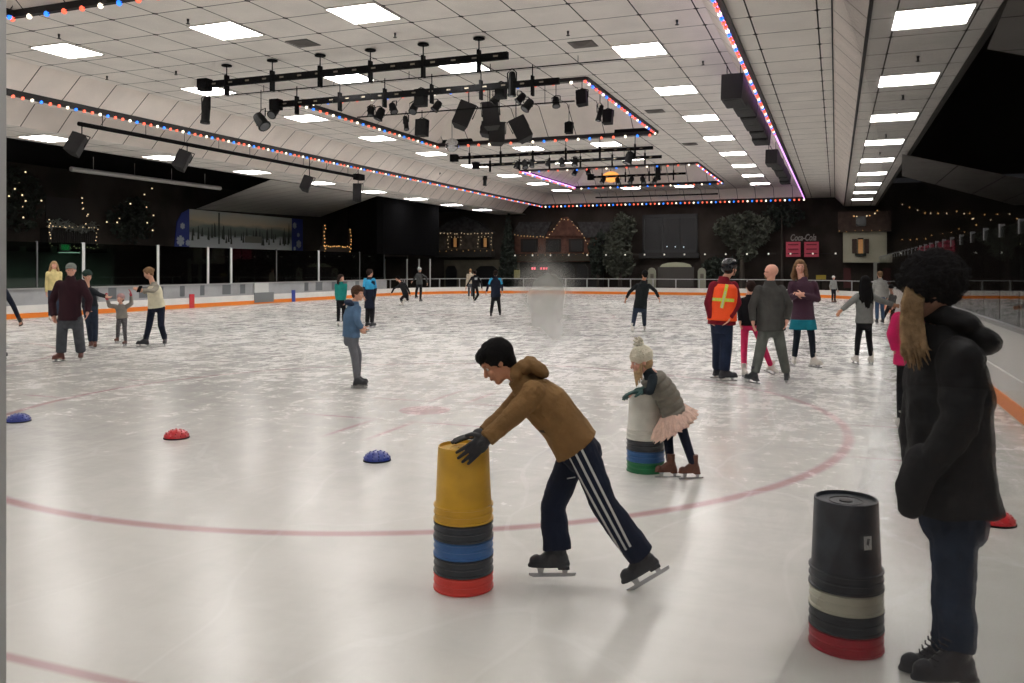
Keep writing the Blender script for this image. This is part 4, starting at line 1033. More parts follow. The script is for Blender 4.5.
def boot(parent, A, bf, bu, k, m, vox, blade=True, tall=.13, name='skate'):
    bf = bf.normalized(); bu = (bu-bf*bu.dot(bf)).normalized(); s = bf.cross(bu)
    b_ = MB()
    b_.cap(A+bu*tall*k, A+bu*.02*k, .05*k, .046*k, 14, e0=False)
    b_.ell(A-bu*.02*k-bf*.012*k, (bf*.058*k, s*.042*k, bu*.052*k), 14)
    b_.loft([(A-bu*.073*k+bf*.06*k+Vector((0,0,0)), bf*.138*k, s*.040*k), (A-bu*.058*k+bf*.06*k, bf*.142*k, s*.044*k), (A-bu*.035*k+bf*.055*k, bf*.13*k, s*.042*k), (A-bu*.0*k+bf*.03*k, bf*.09*k, s*.038*k), (A+bu*.04*k+bf*.005*k, bf*.06*k, s*.036*k)], 20)
    b_.cap(A-bu*.03*k+bf*.14*k, A-bu*.035*k+bf*.155*k, .036*k, .034*k, 12, flat=1.1, up=bu)
    Rm = Matrix((bf, s, bu)).transposed()
    b_.box(A-bu*.078*k-bf*.035*k, (.038*k, .033*k, .012*k), Rm)
    o = b_.organic(name, m, parent, vox, 3)
    bl = MB(); sole = A-bu*(.075*k); bot = sole-bu*.055
    pr = [bot+bf*(-.115*k)+bu*.004, bot+bf*(-.09*k), bot+bf*.16*k, bot+bf*.19*k+bu*.01, bot+bf*.193*k+bu*.024, bot-bf*.12*k+bu*.02]
    bl.prism([q-s*.0025 for q in pr], s*.005)
    for x0, x1 in ((-.07,-.02),(.09,.14)):
        bl.prism([sole+bf*x0*k-s*.009-bu*.0, sole+bf*x1*k-s*.009, bot+bf*(x1-.01)*k+bu*.018-s*.004, bot+bf*(x0+.01)*k+bu*.018-s*.004], s*.014)
    bl.build('blade', BLADE, o)
    return o
def lace(parent_boot, A, bf, bu, k, m):
    s = bf.cross(bu).normalized(); l = MB()
    for i in range(5):
        t = i/4; p = A+bu*(.10-.11*t)*k+bf*(.045+.055*t)*k
        l.tube([p-s*.022*k-bf*.01, p+bf*.006, p+s*.022*k-bf*.01+bu*.01], .0028, 5)
    l.build('laces', m, parent_boot)
def person(label, fx, ty, fy, a=0, top=None, bottom=None, boots=None, skin=SKIN, hair=None, hairst='short', H=None, D=None, k=None, hh=None, j={}, face=None, up=None,
           bulk=1.0, hem=.04, flare=1.0, wide=1.0, slw=1.0, hdl=None, hdr=None, pnl=None, pnr=None, curl=.35, gloves=None, hat=None, hatm=None, fdl=None, fdr=None, ful=None, fur=None,
           arch=0.0, extra=None, vox=None, disp=0.0, wleg=None, boot_tall=.13, hairlen=0, topname='jacket', botname='trousers', collar=True, sleeves=True, thick=1.0, cat='person'):
    D = D or HC*F/(fy-HY)
    base = W(fx, HY, D); base.z = 0
    H = H or ((fy-ty)*D/F-.05); k = k or H/1.75; hh = hh or (H/7.4 if H > 1.5 else H/6.9)
    a = math.radians(a); Fv = (math.sin(a), -math.cos(a)); Sv = (math.cos(a), math.sin(a))
    if abs(Sv[0]) > .35: q = 1 if Sv[0] > 0 else -1
    else: q = -1 if Sv[1] > 0 else 1
    Qv = (Sv[0]*q, Sv[1]*q); Z = Vector((0,0,1))
    Fw = VW(*Fv).normalized(); Qw = VW(*Qv).normalized()
    anz = .075*k+.055
    def df(lat, z, fwd=0): return base+Qw*lat*H+Fw*fwd*H+Z*z
    J = dict(head=df(0,.93*H+.05,.012), neck=df(0,.84*H+.05), shr=df(.108,.805*H+.05), shl=df(-.108,.805*H+.05), elr=df(.14,.62*H+.05,-.015), ell=df(-.14,.62*H+.05,-.015),
             wrr=df(.15,.475*H+.05,.03), wrl=df(-.15,.475*H+.05,.03), hpr=df(.046,.52*H+.05), hpl=df(-.046,.52*H+.05), knr=df(.055,.285*H+.05,.012), knl=df(-.055,.285*H+.05,.012), fr=None, fl=None)
    for n, v in j.items():
        if n in ('fr','fl'): J[n] = (G(v[0], v[1]) if len(v) == 2 else W(v[0], v[1], D+v[2]))
        else: J[n] = W(v[0], v[1], D+v[2])
    Pm = None
    fdr_ = (VW(*fdr).normalized() if fdr else Fw); fdl_ = (VW(*fdl).normalized() if fdl else Fw)
    fur_ = (VW(*fur).normalized() if fur else Z); ful_ = (VW(*ful).normalized() if ful else Z)
    J['anr'] = J['fr']+fur_*anz if J['fr'] is not None else df(.055, anz); J['anl'] = J['fl']+ful_*anz if J['fl'] is not None else df(-.055, anz)
    if 'knr' not in j: J['knr'] = (J['hpr']+J['anr'])/2+Fw*.03*k
    if 'knl' not in j: J['knl'] = (J['hpl']+J['anl'])/2+Fw*.03*k
    for s_ in 'lr':
        if 'el'+s_ not in j and 'wr'+s_ in j: J['el'+s_] = (J['sh'+s_]+J['wr'+s_])/2-Z*.07*k-Fw*.03*k
    t = thing('person', base, label, cat)
    fv = (VW(*face).normalized() if face else Fw)
    uv = VW(*up) if up else Z; uv = (uv-fv*uv.dot(fv)).normalized(); sv = fv.cross(uv)
    vox = vox or min(.012, max(.0045, D*.00085)); rm = vox*.8
    P = (J['hpr']+J['hpl'])/2; C = (J['shr']+J['shl'])/2; ax = C-P; L = ax.length; au = ax.normalized()
    def fr_at(side):
        s2 = side-au*side.dot(au); s2 = s2.normalized(); f2 = s2.cross(au)
        if f2.dot(Fw) < -1e-3 or (abs(f2.dot(Fw)) <= 1e-3 and f2.z > 0): f2 = -f2
        return s2, f2
    ss, sf = fr_at(J['shr']-J['shl']); hs, hf = fr_at(J['hpr']-J['hpl'])
    def rings(tab, b_, extra_r=0.0):
        R = []
        for tt, rx, ry in tab:
            w_ = min(1, max(0, tt)); s3 = hs.lerp(ss, w_).normalized(); f3 = hf.lerp(sf, w_).normalized()
            R.append((P+ax*tt-f3*arch*math.sin(PI*w_), s3*(rx*k*b_+extra_r), f3*(ry*k*b_*thick+extra_r)))
        return R
    tabB = [(-.16,.12,.09),(0,.15,.10),(.35,.125,.09),(.7,.145,.10),(.92,.145,.09),(1.04,.10,.07),(1.12,.05,.05)]
    # ---- body: one continuous surface
    b_ = MB(); b_.loft(rings(tabB, .92), 20)
    nk = J['neck']; hc = J['head']
    b_.cap(nk-(hc-nk).normalized()*.05*k, hc-uv*.28*hh-fv*.06*hh, .058*k, .05*k, 12)
    b_.ell(hc+uv*.10*hh-fv*.05*hh, (sv*.335*hh, fv*.42*hh, uv*.39*hh))
    b_.ell(hc-uv*.17*hh+fv*.07*hh, (sv*.27*hh, fv*.31*hh, uv*.31*hh))
    b_.ell(hc-uv*.40*hh+fv*.24*hh, (sv*.12*hh, fv*.11*hh, uv*.09*hh))
    b_.cap(hc+uv*.03*hh+fv*.34*hh, hc-uv*.12*hh+fv*.425*hh, .035*hh, .058*hh, 8); b_.ell(hc-uv*.255*hh+fv*.36*hh, (sv*.11*hh, fv*.045*hh, uv*.05*hh), 10)
    b_.ell(hc+uv*.10*hh+fv*.31*hh, (sv*.22*hh, fv*.075*hh, uv*.06*hh), 10)
    for s_ in (-1, 1): b_.ell(hc+sv*s_*.33*hh-uv*.04*hh-fv*.02*hh, (sv*.035*hh, fv*.075*hh, uv*.12*hh), 10); b_.ell(hc+sv*s_*.15*hh-uv*.13*hh+fv*.27*hh, (sv*.1*hh, fv*.09*hh, uv*.09*hh), 10)
    hsc = hh/.235*1.0
    gl = MB() if gloves else None
    for s_ in 'lr':
        b_.chain([C+(J['sh'+s_]-C)*.78-au*.035*k, J['el'+s_], J['wr'+s_]], [.044*k, .036*k, .026*k], 10)
        d = (VW(*(hdl if s_ == 'l' else hdr)) if (hdl if s_ == 'l' else hdr) else (J['wr'+s_]-J['el'+s_])).normalized()
        pn = (hdl and pnl) if s_ == 'l' else (hdr and pnr)
        n = VW(*pn) if pn else (C-J['wr'+s_]+Fw*.05)
        n = n-d*n.dot(d)
        if n.length < 1e-3: n = Fw
        th = 1 if (d.cross(n)).dot(Fw) > 0 else -1
        (gl or b_)
        hand_prims(b_, J['wr'+s_], d, n, hsc*(.96 if gloves else 1), curl, th, rm)
        if gl:
            hand_prims(gl, J['wr'+s_], d, n, hsc*1.18, curl, th, max(rm, .0118*hsc)); gl.cap(J['wr'+s_]-d*.05*k, J['wr'+s_]+d*.01, .042*k, .038*k, 12, e0=False)
        b_.chain([J['hp'+s_], J['kn'+s_], J['an'+s_]], [.07*k, .048*k, .035*k], 10)
        b_.cap(J['an'+s_]-(fur_ if s_ == 'r' else ful_)*.03*k, J['an'+s_]-(fur_ if s_ == 'r' else ful_)*.045*k+(fdr_ if s_ == 'r' else fdl_)*.12*k, .032*k, .026*k, 10)
    body = b_.organic('body', skin, t, max(vox*.8, .004), 3)
    if gl: gl.organic('gloves', gloves, t, max(vox*.8, .004), 3)
    # ---- clothes
    if top:
        g = MB(); e = .012
        hl = hem/L; tb = [(-hl, .174*flare, .130*flare)]
        if hl > .3: tb.append((-hl*.5, .166*(1+flare)/2, .124*(1+flare)/2))
        sw = max(.158, (J['shr']-J['shl']).length/2/k/bulk*.97 if abs(Qw.dot(VW(1,0)))>.5 else .158)
        tb += [(0,.172,.126),(.35,.154,.116),(.7,.168,.122),(.9,sw,.105),(1.0,sw*.80,.088),(1.06,.085,.075)]
        if collar: tb += [(1.13,.066,.066),(1.2,.062,.062)]
        else: tb += [(1.09,.07,.066)]
        g.loft(rings(tb, bulk), 24)
        for s_ in 'lr':
            S1 = C+(J['sh'+s_]-C)*.86-au*.028*k
            if sleeves:
                g.cap(S1, J['el'+s_], .062*k*slw, .05*k*slw, 14); g.cap(J['el'+s_], J['wr'+s_]+(J['wr'+s_]-J['el'+s_]).normalized()*.0, .05*k*slw, .04*k*slw, 14, e1=False)
            else: g.sph(S1, .06*k*slw, 14)
        g.organic(topname, top, t, vox, 4, disp, .11)
    if bottom:
        g = MB(); wk, wa = (wleg or (.062, .052))
        g.loft(rings([(-.3,.10,.09),(-.18,.150,.115),(0,.160,.118),(.16,.148,.112)], min(bulk, 1.05)*.97), 22)
        for s_ in 'lr':
            up_ = (fur_ if s_ == 'r' else ful_)
            g.cap(J['hp'+s_]-au*.02*k, J['kn'+s_], .086*k*wide, wk*k*1.12*wide, 16); g.cap(J['kn'+s_], J['an'+s_]+(J['kn'+s_]-J['an'+s_]).normalized()*.035*k, wk*k*1.12*wide, wa*k*wide*1.06, 16, e1=False)
        bo = g.organic(botname, bottom, t, vox, 4, disp*.7, .09)
    if boots:
        for s_ in 'lr':
            bfd = fdr_ if s_ == 'r' else fdl_; bup = fur_ if s_ == 'r' else ful_
            boot(t, J['an'+s_], bfd, bup, k, boots, max(vox*.8, .004), tall=boot_tall)
    # ---- hair and hats
    if hair:
        h = MB()
        if hat: h.ell(hc-uv*.08*hh-fv*.15*hh, (sv*.34*hh, fv*.30*hh, uv*.33*hh))
        elif hairst != 'bald':
            h.ell(hc+uv*.145*hh-fv*.10*hh, (sv*.385*hh, fv*.44*hh, uv*.42*hh))
            h.ell(hc+uv*.30*hh+fv*.10*hh, (sv*.31*hh, fv*.31*hh, uv*.21*hh)); h.ell(hc-uv*.1*hh-fv*.24*hh, (sv*.3*hh, fv*.2*hh, uv*.28*hh))
            for s_ in (-1, 1): h.ell(hc+sv*s_*.325*hh+uv*.06*hh+fv*.02*hh, (sv*.05*hh, fv*.14*hh, uv*.14*hh), 10)
        if hairst == 'curly':
            r2 = random.Random(1)
            for i in range(70):
                th_ = r2.uniform(0, 2*PI); ph = r2.uniform(-.1, 1.5)
                h.sph(hc+uv*.13*hh-fv*.07*hh+(sv*math.cos(th_)*math.cos(ph)*.38+fv*math.sin(th_)*math.cos(ph)*.42+uv*math.sin(ph)*.41)*hh, .07*hh, 8)
        if hairst == 'spiky':
            r2 = random.Random(2)
            for i in range(90):
                th_ = r2.uniform(0, 2*PI); ph = r2.uniform(.0, 1.5)
                n = (sv*math.cos(th_)*math.cos(ph)*.37+fv*math.sin(th_)*math.cos(ph)*.42+uv*math.sin(ph)*.41)*hh
                p = hc+uv*.13*hh-fv*.07*hh+n*.93; h.cap(p, p+n.normalized()*.035*hh+fv*.03*hh, .05*hh, .02*hh, 6)
            for i in range(12):
                s_ = -.3+.6*i/11; p = hc+sv*s_*hh+uv*.36*hh+fv*.26*hh; h.cap(p, p-uv*(.17+.05*math.sin(i*2.1))*hh+fv*.12*hh, .05*hh, .014*hh, 6)
        if hairst == 'bun': h.sph(hc-fv*.45*hh+uv*.12*hh, .17*hh, 12); 
        if hairst == 'pony': h.chain([hc-fv*.4*hh+uv*.12*hh, hc-fv*.58*hh-uv*.1*hh, hc-fv*.5*hh-uv*.75*hh], [.1*hh,.12*hh,.05*hh], 10)
        if hairlen:
            dn = Vector((0,0,-1))
            for s_, b0, w_ in ((-1,-.02,.12),(1,-.02,.12),(-.75,-.2,.15),(.75,-.2,.15),(-.3,-.33,.16),(.3,-.33,.16),(0,-.36,.16)):
                p0 = hc+sv*s_*.34*hh+fv*b0*hh+uv*.1*hh; p1 = hc+sv*s_*.42*hh+fv*(b0-.08)*hh-uv*.35*hh; p2 = p1+dn*hairlen*.5+sv*s_*.1*hh-fv*.08*hh*0; p3 = p1+dn*hairlen+sv*s_*.04*hh
                p2 = p2-hf*.03; h.chain([p0,p1,p2,p3], [w_*hh,w_*hh*1.1,w_*hh,w_*.4*hh], 10)
        if h.v: h.organic('hair', hair, t, max(vox*.8, .004), 2, .006 if D < 20 else 0, .03)
    if hat:
        g = MB()
        if hat in ('beanie','pom','fluffy'):
            e = 1.22 if hat == 'fluffy' else 1.0
            g.ell(hc+uv*.20*hh-fv*.08*hh, (sv*.41*hh*e, fv*.46*hh*e, uv*.42*hh*e), 20)
            g.loft([(hc+uv*.10*hh-fv*.06*hh-fv*0, sv*.415*hh*e, fv*.46*hh*e), (hc+uv*.30*hh-fv*.08*hh, sv*.43*hh*e, fv*.47*hh*e)], 20)
            ho = g.organic('hat', hatm, t, vox, 2, .045 if hat == 'fluffy' else (.008 if hat == 'pom' else 0), .022 if hat == 'fluffy' else .03)
            if hat == 'pom':
                pmb = MB(); r2 = random.Random(4); c_ = hc+uv*.74*hh-fv*.12*hh
                for i in range(60):
                    n = Vector((r2.gauss(0,1), r2.gauss(0,1), r2.gauss(0,1))).normalized(); pmb.cap(c_, c_+n*.2*hh*r2.uniform(.85,1.1), .05*hh, .03*hh, 6)
                pmb.organic('pompom', hatm, ho, max(vox*.8,.004), 1)
        if hat == 'cap':
            g.ell(hc+uv*.2*hh-fv*.05*hh, (sv*.38*hh, fv*.44*hh, uv*.36*hh), 20)
            ho = g.organic('cap', hatm, t, vox, 2)
            v_ = MB(); v_.ell(hc+uv*.2*hh+fv*.45*hh, (sv*.28*hh, fv*.3*hh, uv*.035*hh), 16); v_.build('visor', hatm, ho, smooth=True)
        if hat == 'helmet':
            g.ell(hc+uv*.20*hh-fv*.05*hh, (sv*.46*hh, fv*.52*hh, uv*.42*hh), 20); g.ell(hc-uv*.0*hh-fv*.28*hh, (sv*.4*hh, fv*.28*hh, uv*.3*hh), 16)
            ho = g.organic('helmet', hatm, t, vox, 2)
            v_ = MB()
            for i in (-2,-1,1,2): v_.ell(hc+uv*.6*hh*math.cos(i*.35)+sv*.45*hh*math.sin(i*.35)-fv*.1*hh, (sv*.03*hh, fv*.2*hh, uv*.02*hh), 8)
            v_.build('vents', mat('vent_hole', (120,122,124), .4), ho)
            v_ = MB(); v_.tube([hc+sv*.36*hh+uv*0*hh, hc+sv*.26*hh-uv*.3*hh+fv*.1*hh, hc-uv*.5*hh+fv*.2*hh, hc-sv*.26*hh-uv*.3*hh+fv*.1*hh, hc-sv*.36*hh], .008, 6); v_.build('chin_strap', black, ho)
    if D < 20:
        toc = (Vector((0,0,HC))-hc).normalized()
        if fv.dot(toc) > -.35:
            for s_ in (-1, 1):
                c_ = hc+sv*s_*.135*hh+fv*.285*hh-uv*.005*hh
                ev = MB().sph(c_, .046*hh, 10).build('eye', eye_w, t, smooth=True); MB().ell(c_+fv*.022*hh, (sv*.034*hh, fv*.028*hh, uv*.034*hh), 8).build('iris', eye_d, ev, smooth=True)
                if hair: MB().cap(c_+uv*.085*hh+fv*.045*hh-sv*s_*.05*hh, c_+uv*.09*hh+fv*.02*hh+sv*s_*.07*hh, .014*hh, .009*hh, 6).build('eyebrow', hair, t, smooth=True)
            MB().ell(hc-uv*.25*hh+fv*.365*hh, (sv*.085*hh, fv*.03*hh, uv*.022*hh), 10).build('lips', lipm, t, smooth=True)
    J.update(P=P, C=C, hc=hc, uv=uv, fv=fv, sv=sv, hh=hh, k=k, hf=hf, sf=sf, ss=ss, hs=hs, au=au, L=L, D=D, t=t, vox=vox, fdl=fdl_, fdr=fdr_, ful=ful_, fur=fur_, rings=rings, ax=ax)
    if extra: extra(J)
    return t

blk_f = fab('cloth_black', (22,23,27)); navy = fab('cloth_navy', (26,32,48)); jean = fab('denim_blue', (42,52,68), noise=.2); skbk = mat('skate_black', (38,41,47), .45, bump=.15); skw = mat('skate_white', (214,210,202), .4)
brn_boot = mat('boot_brown', (92,52,38), .45, noise=.15)
blkhair = hairm('hair_black', (11,10,11)); brhair = hairm('hair_brown', (74,52,38)); ltbr = hairm('hair_light_brown', (126,98,72)); blond = hairm('hair_blond', (172,142,106)); dkbr = hairm('hair_dark_brown', (42,30,26))
# 1 ---- boy with the buckets
hood_m = fab('hoodie_brown', (128,98,62), bump=.6, bscale=22); trk = fab('track_navy', (24,31,48), rough=.75, bump=.3, bscale=14)
def boy_extra(J):
    t = J['t']; f = lambda px, py, dd: W(px, py, J['D']+dd)
    g = MB(); g.ell(f(536,367,0), (VW(.068,0,-.048), VW(0,.095,0), VW(.022,0,.036)), 18); g.ell(f(517,374,0), (VW(.04,0,.02), VW(0,.085,0), VW(-.02,0,.06)), 16)
    g.ell(f(525,367,0), (VW(.05,0,-.01), VW(0,.09,0), VW(.01,0,.042)), 16)
    g.organic('hood', hood_m, t, .0055, 6, .018, .06)
    # pocket slit, waistband rib and cuffs
    bvh = {}
    for ch in t.children:
        if ch.name.split('.')[0] in ('hoodie', 'trousers'):
            bvh[ch.name.split('.')[0]] = BVHTree.FromPolygons([v.co+worldloc(t) for v in ch.data.vertices], [p.vertices for p in ch.data.polygons])
    def ribbon(name, pts, w, m, tree, off=.003, lab=None):
        cam = Vector((0,0,HC)); vs = []; P_ = []
        for px, py in pts:
            d = (W(px, py, 1)-cam); h, n, _, _ = bvh[tree].ray_cast(cam, d.normalized())
            if h: P_.append((h+n*off, n))
        mbx = MB(); fs = []
        for i, (p, n) in enumerate(P_):
            a = (P_[min(i+1, len(P_)-1)][0]-P_[max(i-1, 0)][0]).normalized(); s_ = a.cross(n).normalized()
            vs += [p-s_*w/2, p+s_*w/2, p+s_*w/2-n*.004, p-s_*w/2-n*.004]
        for i in range(len(P_)-1):
            for e in range(4): fs.append((i*4+e, i*4+(e+1) % 4, i*4+4+(e+1) % 4, i*4+4+e))
        mbx.add(vs, fs); o = mbx.build(name, m, t)
        if lab: o['label'] = lab
        return o
    st = mat('stripe_white', (190,192,192), .7)
    for o_ in (0, 1, 2):
        pts = []
        for i in range(26):
            u = i/25
            x = 569+o_*7.0+ (1-u)*0; y = 0
            # seam path of the near leg from the waistband to the hem
            X0, Y0 = 569+o_*6.2, 456-o_*3.6; X1, Y1 = 596+o_*6.0, 512-o_*3.2; X2, Y2 = 622+o_*4.2, 553-o_*3.2
            x = (1-u)**2*X0+2*u*(1-u)*(X1-1)+u*u*X2; y = (1-u)**2*Y0+2*u*(1-u)*(Y1-4)+u*u*Y2
            pts.append((x, y))
        ribbon('stripe', pts, .0125, st, 'trousers', lab='white side stripe')
    ribbon('pocket_slit', [(530,424.5),(535,428.5),(540,431),(545,431.5)], .016, mat('slit_dark', (58,44,30), .9), 'hoodie')
    ribbon('chest_mark', [(567,478.5),(571,477.8),(575,477)], .006, st, 'trousers')
for_boy = dict(head=(497,361.5,0), neck=(524,379,0), shr=(531,390,-.14), shl=(524,386,.13), elr=(514,415,-.17), ell=(508,412,.10), wrr=(487,439,-.195), wrl=(484,433,.02),
    hpr=(580,446,-.07), hpl=(573,447,.08), knr=(604,505,-.09), knl=(553,507,.08), fl=(558,576.5,.03), fr=(654,578,-.07))
person('boy in brown hoodie and navy striped track pants leaning on the yellow bucket', 590, 336, 579, -90, hood_m, trk, skbk, SKIN2, blkhair, 'spiky', H=1.36, D=4.59, k=.84, hh=.225, j=for_boy,
    face=(-.80,-.10,-.60), up=(-.6,0,.8), bulk=1.14, thick=1.10, hem=-.005, wide=1.14, slw=1.3, hdr=(-.78,.02,-.62), pnr=(.1,1,-.1), hdl=(-.97,0,-.20), pnl=(0,0,-1), curl=.12, gloves=mat('glove_black', (26,28,34), .6, bump=.2),
    fdl=(-1,-.05,0), fdr=(-.88,-.05,-.50), fur=(-.48,0,.88), arch=.022, disp=.022, topname='hoodie', extra=boy_extra, wleg=(.068,.078), vox=.0052, boot_tall=.12)
# 2 ---- girl with the pompom hat
vest_m = mat('vest_grey', (112,108,98), .7, noise=.12, bump=.4, bscale=30); cream_k = mat('knit_cream', (226,221,200), .95, bump=.9, bscale=120)
tulle = mat('tulle_peach', (222,190,174), .9, noise=.12, nscale=25, bump=.5, bscale=60)
def girl_extra(J):
    t = J['t']; k = J['k']; R = J['rings']; hq = MB(); hc, hh = J['hc'], J['hh']
    for i in range(6): p0 = hc+J['fv']*(.05+.03*i)*hh+J['sv']*(.26-.05*i)*hh*(1 if i % 2 else -1)-J['uv']*.05*hh; hq.chain([p0, p0+Vector((0,0,-.07))+VW(-.01,0), p0+Vector((0,0,-.135-.01*i))], [.016,.016,.006], 8)
    hq.organic('hair_strands', blond, t, .005, 1)
    # quilting tubes of the padded vest
    g = MB()
    for tt in (.02,.2,.38,.56,.74,.92):
        r = R([(tt-.085,.150,.118),(tt-.05,.172,.135),(tt+.05,.172,.135),(tt+.085,.150,.118)], 1.12); g.loft(r, 22)
    g.organic('padded_vest', vest_m, t, .0075, 2)
    g = MB(); n = 60; vs = []; fs = []
    P, au, hs, hf = J['P'], J['au'], J['hs'], J['hf']; dn = (Vector((0,0,-1))*.8-au*.3).normalized(); rr_ = random.Random(9)
    for lay in range(3):
        vs = []; fs = []
        for ring, (q, r_) in enumerate(((.0,.15),(.04,.185),(.08,.225),(.115+.015*lay,.26))):
            for i in range(n):
                a_ = 2*PI*i/n; w_ = 1+.07*ring*math.sin(i*2.1+lay*2)+rr_.uniform(-.03,.03)*ring
                vs.append(P+au*.03-au*0+dn*q*(1+.0*lay)+ (hs*math.cos(a_)*r_+hf*math.sin(a_)*r_)*k*(w_-.05*lay)*1.12)
        for ring in range(3):
            for i in range(n): j2 = (i+1) % n; fs.append((ring*n+i, ring*n+j2, (ring+1)*n+j2, (ring+1)*n+i))
        g.add(vs, fs)
    g.build('tulle_skirt', tulle, t, smooth=True)
person('small girl in cream pompom hat, grey vest and peach tulle skirt leaning on white bucket', 680, 334, 478, -90, fab('knit_dark', (34,42,48)), fab('leggings_navy', (26,30,46)), brn_boot, SKINP, blond, 'short', H=1.14, D=6.95, k=.70, hh=.215,
    j=dict(head=(641,361,0), neck=(650,371,0), shr=(652,377,-.12), shl=(650,376,.12), elr=(650,391,-.17), ell=(646,389,.16), wrr=(645,391,-.08), wrl=(641,390.5,.12), hpr=(677,414,-.05), hpl=(671,414,.06), knr=(684,436,-.05), knl=(668,438,.06), fl=(671,478.5,.0), fr=(694,479.5,-.05)),
    face=(-.92,-.1,-.30), bulk=1.0, hem=.05, wide=.86, hdr=(-1,.2,-.1), pnr=(0,0,-1), hdl=(-.9,-.1,-.2), pnl=(0,0,-1), gloves=mat('glove_teal', (40,74,72), .8), hat='pom', hatm=cream_k, fdl=(-1,-.1,0), fdr=(-.96,-.2,0), arch=.03, vox=.006, extra=girl_extra, topname='sweater', botname='leggings', boot_tall=.14)
# 3 ---- woman in black at right
parka = mat('parka_black', (13,15,19), .75, noise=.12, bump=.35, bscale=14)
def woman_extra(J):
    t = J['t']; f = lambda px, py, dd: W(px, py, J['D']+dd)
    g = MB(); g.ell(f(970,337,.02), (VW(.10,0,-.045), VW(0,.16,0), VW(.02,0,.06)), 20); g.ell(f(953,322,0), (VW(.10,0,-.015), VW(0,.13,0), VW(0,0,.058)), 18); g.ell(f(940,316,0), (VW(.065,0,-.005), VW(0,.10,0), VW(0,0,.05)), 18); g.chain([f(924,462,-.13), f(912,488,-.13), f(910,506,-.12)], [.075,.062,.05], 14)
    g.organic('hood', parka, t, .0065, 4, .02, .09)
    # long blond hair falling in front of the shoulder
    h = MB(); r2 = random.Random(6)
    for i in range(34):
        u = i/33; dd = -.12+.16*((i*7) % 34)/33
        x0 = 902+20*u; x1 = 902+22*u; x2 = 903+27*u
        wv = r2.uniform(-2.5,2.5); h.chain([f(x0+6,288,dd*.5+.02), f(x0+1,303,dd*.75), f(x0+wv*.5,318,dd*.85), f(x1+wv,335,dd*.9-.03), f(x2-1-wv*.5,350+r2.uniform(-4,5),dd-.05), f(x2+2+wv,364+r2.uniform(-14,9),dd-.05)], [.012,.011,.0095,.009,.007,.003], 7)
    h.organic('long_hair', blond, t, .0045, 1)
    l = MB()
    for s_ in 'lr':
        A = J['an'+s_]; bf, bu = J['fd'+s_], J['fu'+s_]; s2 = bf.cross(bu)
        for i in range(6):
            p = A+bu*(.09-.02*i)*.95+bf*(.05+.012*i); l.tube([p-s2*.03, p+bf*.01, p+s2*.03], .004, 5)
    l.build('laces', mat('lace_black', (40,40,44), .8), t)
person('woman in black parka, fluffy black hat and blue jeans standing at far right', 948, 243, 690, -112, parka, jean, skbk, SKIN, None, 'bald', H=1.73, D=3.44, hh=.235,
    j=dict(head=(930,290,0), neck=(942,322,0), shr=(962,352,-.20), shl=(930,352,.17), elr=(962,420,-.22), ell=(916,430,.17), wrr=(926,468,-.14), wrl=(920,470,.10), hpr=(956,498,-.08), hpl=(950,498,.08), knr=(955,590,-.08), knl=(952,590,.08), fr=(958,692,-.12), fl=(946,686,.14)),
    hdr=(.9,.4,-.3), pnr=(0,0,-1), hdl=(.9,-.4,-.3), pnl=(0,0,-1), face=(-.93,.33,-.12), bulk=1.22, thick=1.12, hem=.04, flare=1.0, slw=1.5, wide=1.08, hat='fluffy', hatm=mat('fluffy_black', (16,16,19), 1.0, bump=1.0, bscale=90), fdl=(-1,.1,0), fdr=(-1,-.1,0), disp=.035, vox=.0068, extra=woman_extra, wleg=(.062,.056), boot_tall=.12)
# 4 ---- left group
def cuff_extra(J): pass
person('man in dark maroon sweater, grey jeans and grey cap standing in the left group', 71, 260.5, 361.5, 20, fab('sweater_maroon', (50,28,36)), fab('jeans_grey', (76,80,86), noise=.2), mat('skate_rental', (92,48,38), .5), SKINP, brhair, 'short',
    j=dict(shr=(83,282,0), shl=(58,283,0), elr=(89,299,.03), ell=(52,302,.03), wrr=(87.5,312,-.05), wrl=(54,316,-.05), head=(71,270,0), neck=(70,277,0), hpr=(77,318,0), hpl=(63,318,0), fr=(81,360), fl=(61,361.5)), bulk=1.2, wide=1.15, slw=1.35, hat='cap', hatm=mat('cap_grey', (124,132,126), .8), face=(.45,-1,-.05), fdl=(-.3,-1,0), fdr=(.4,-1,0), wleg=(.07,.07))
person('woman in dark jacket, dark green beanie and ripped jeans reaching to the toddler', 90, 267, 349.5, 50, fab('jacket_charcoal', (32,36,42)), jean, brn_boot, SKIN, dkbr, 'short',
    j=dict(head=(87.5,276,0), neck=(87,285,0), shr=(93,289,0), shl=(83,289,.1), elr=(99,294.5,0), ell=(84,300,.1), wrr=(106,296.5,-.03), wrl=(88,308,.0), fr=(95,349), fl=(91,348)), hat='beanie', hatm=mat('beanie_green', (24,52,44), .95, bump=.6, bscale=80), face=(.8,-.6,-.15), fdr=(.5,-1,0))
def tod_extra(J):
    t = J['t']
person('toddler in pale grey hoodie, patterned leggings and pink knit hat with both arms raised', 122, 290.5, 347, 0, fab('hoodie_pale', (142,138,132)), mat('leggings_pattern', (96,94,98), .9, noise=.6, nscale=60), brn_boot, SKINP, brhair, 'short', hh=.2,
    j=dict(head=(120.5,298.5,-.05), neck=(121,304,0), shr=(128,305.5,0), shl=(114,305.5,0), elr=(131.5,303.5,.02), ell=(109.5,306,0), wrr=(131,296,0), wrl=(107.5,300,0), fr=(125.5,346), fl=(117.5,343,.05)), hat='beanie', hatm=mat('hat_pinkgrey', (168,138,138), .95, bump=.5, bscale=80), slw=1.3, bulk=1.1, face=(0,-1,.25), gloves=mat('mitten_red', (170,50,66), .8), vox=.009)
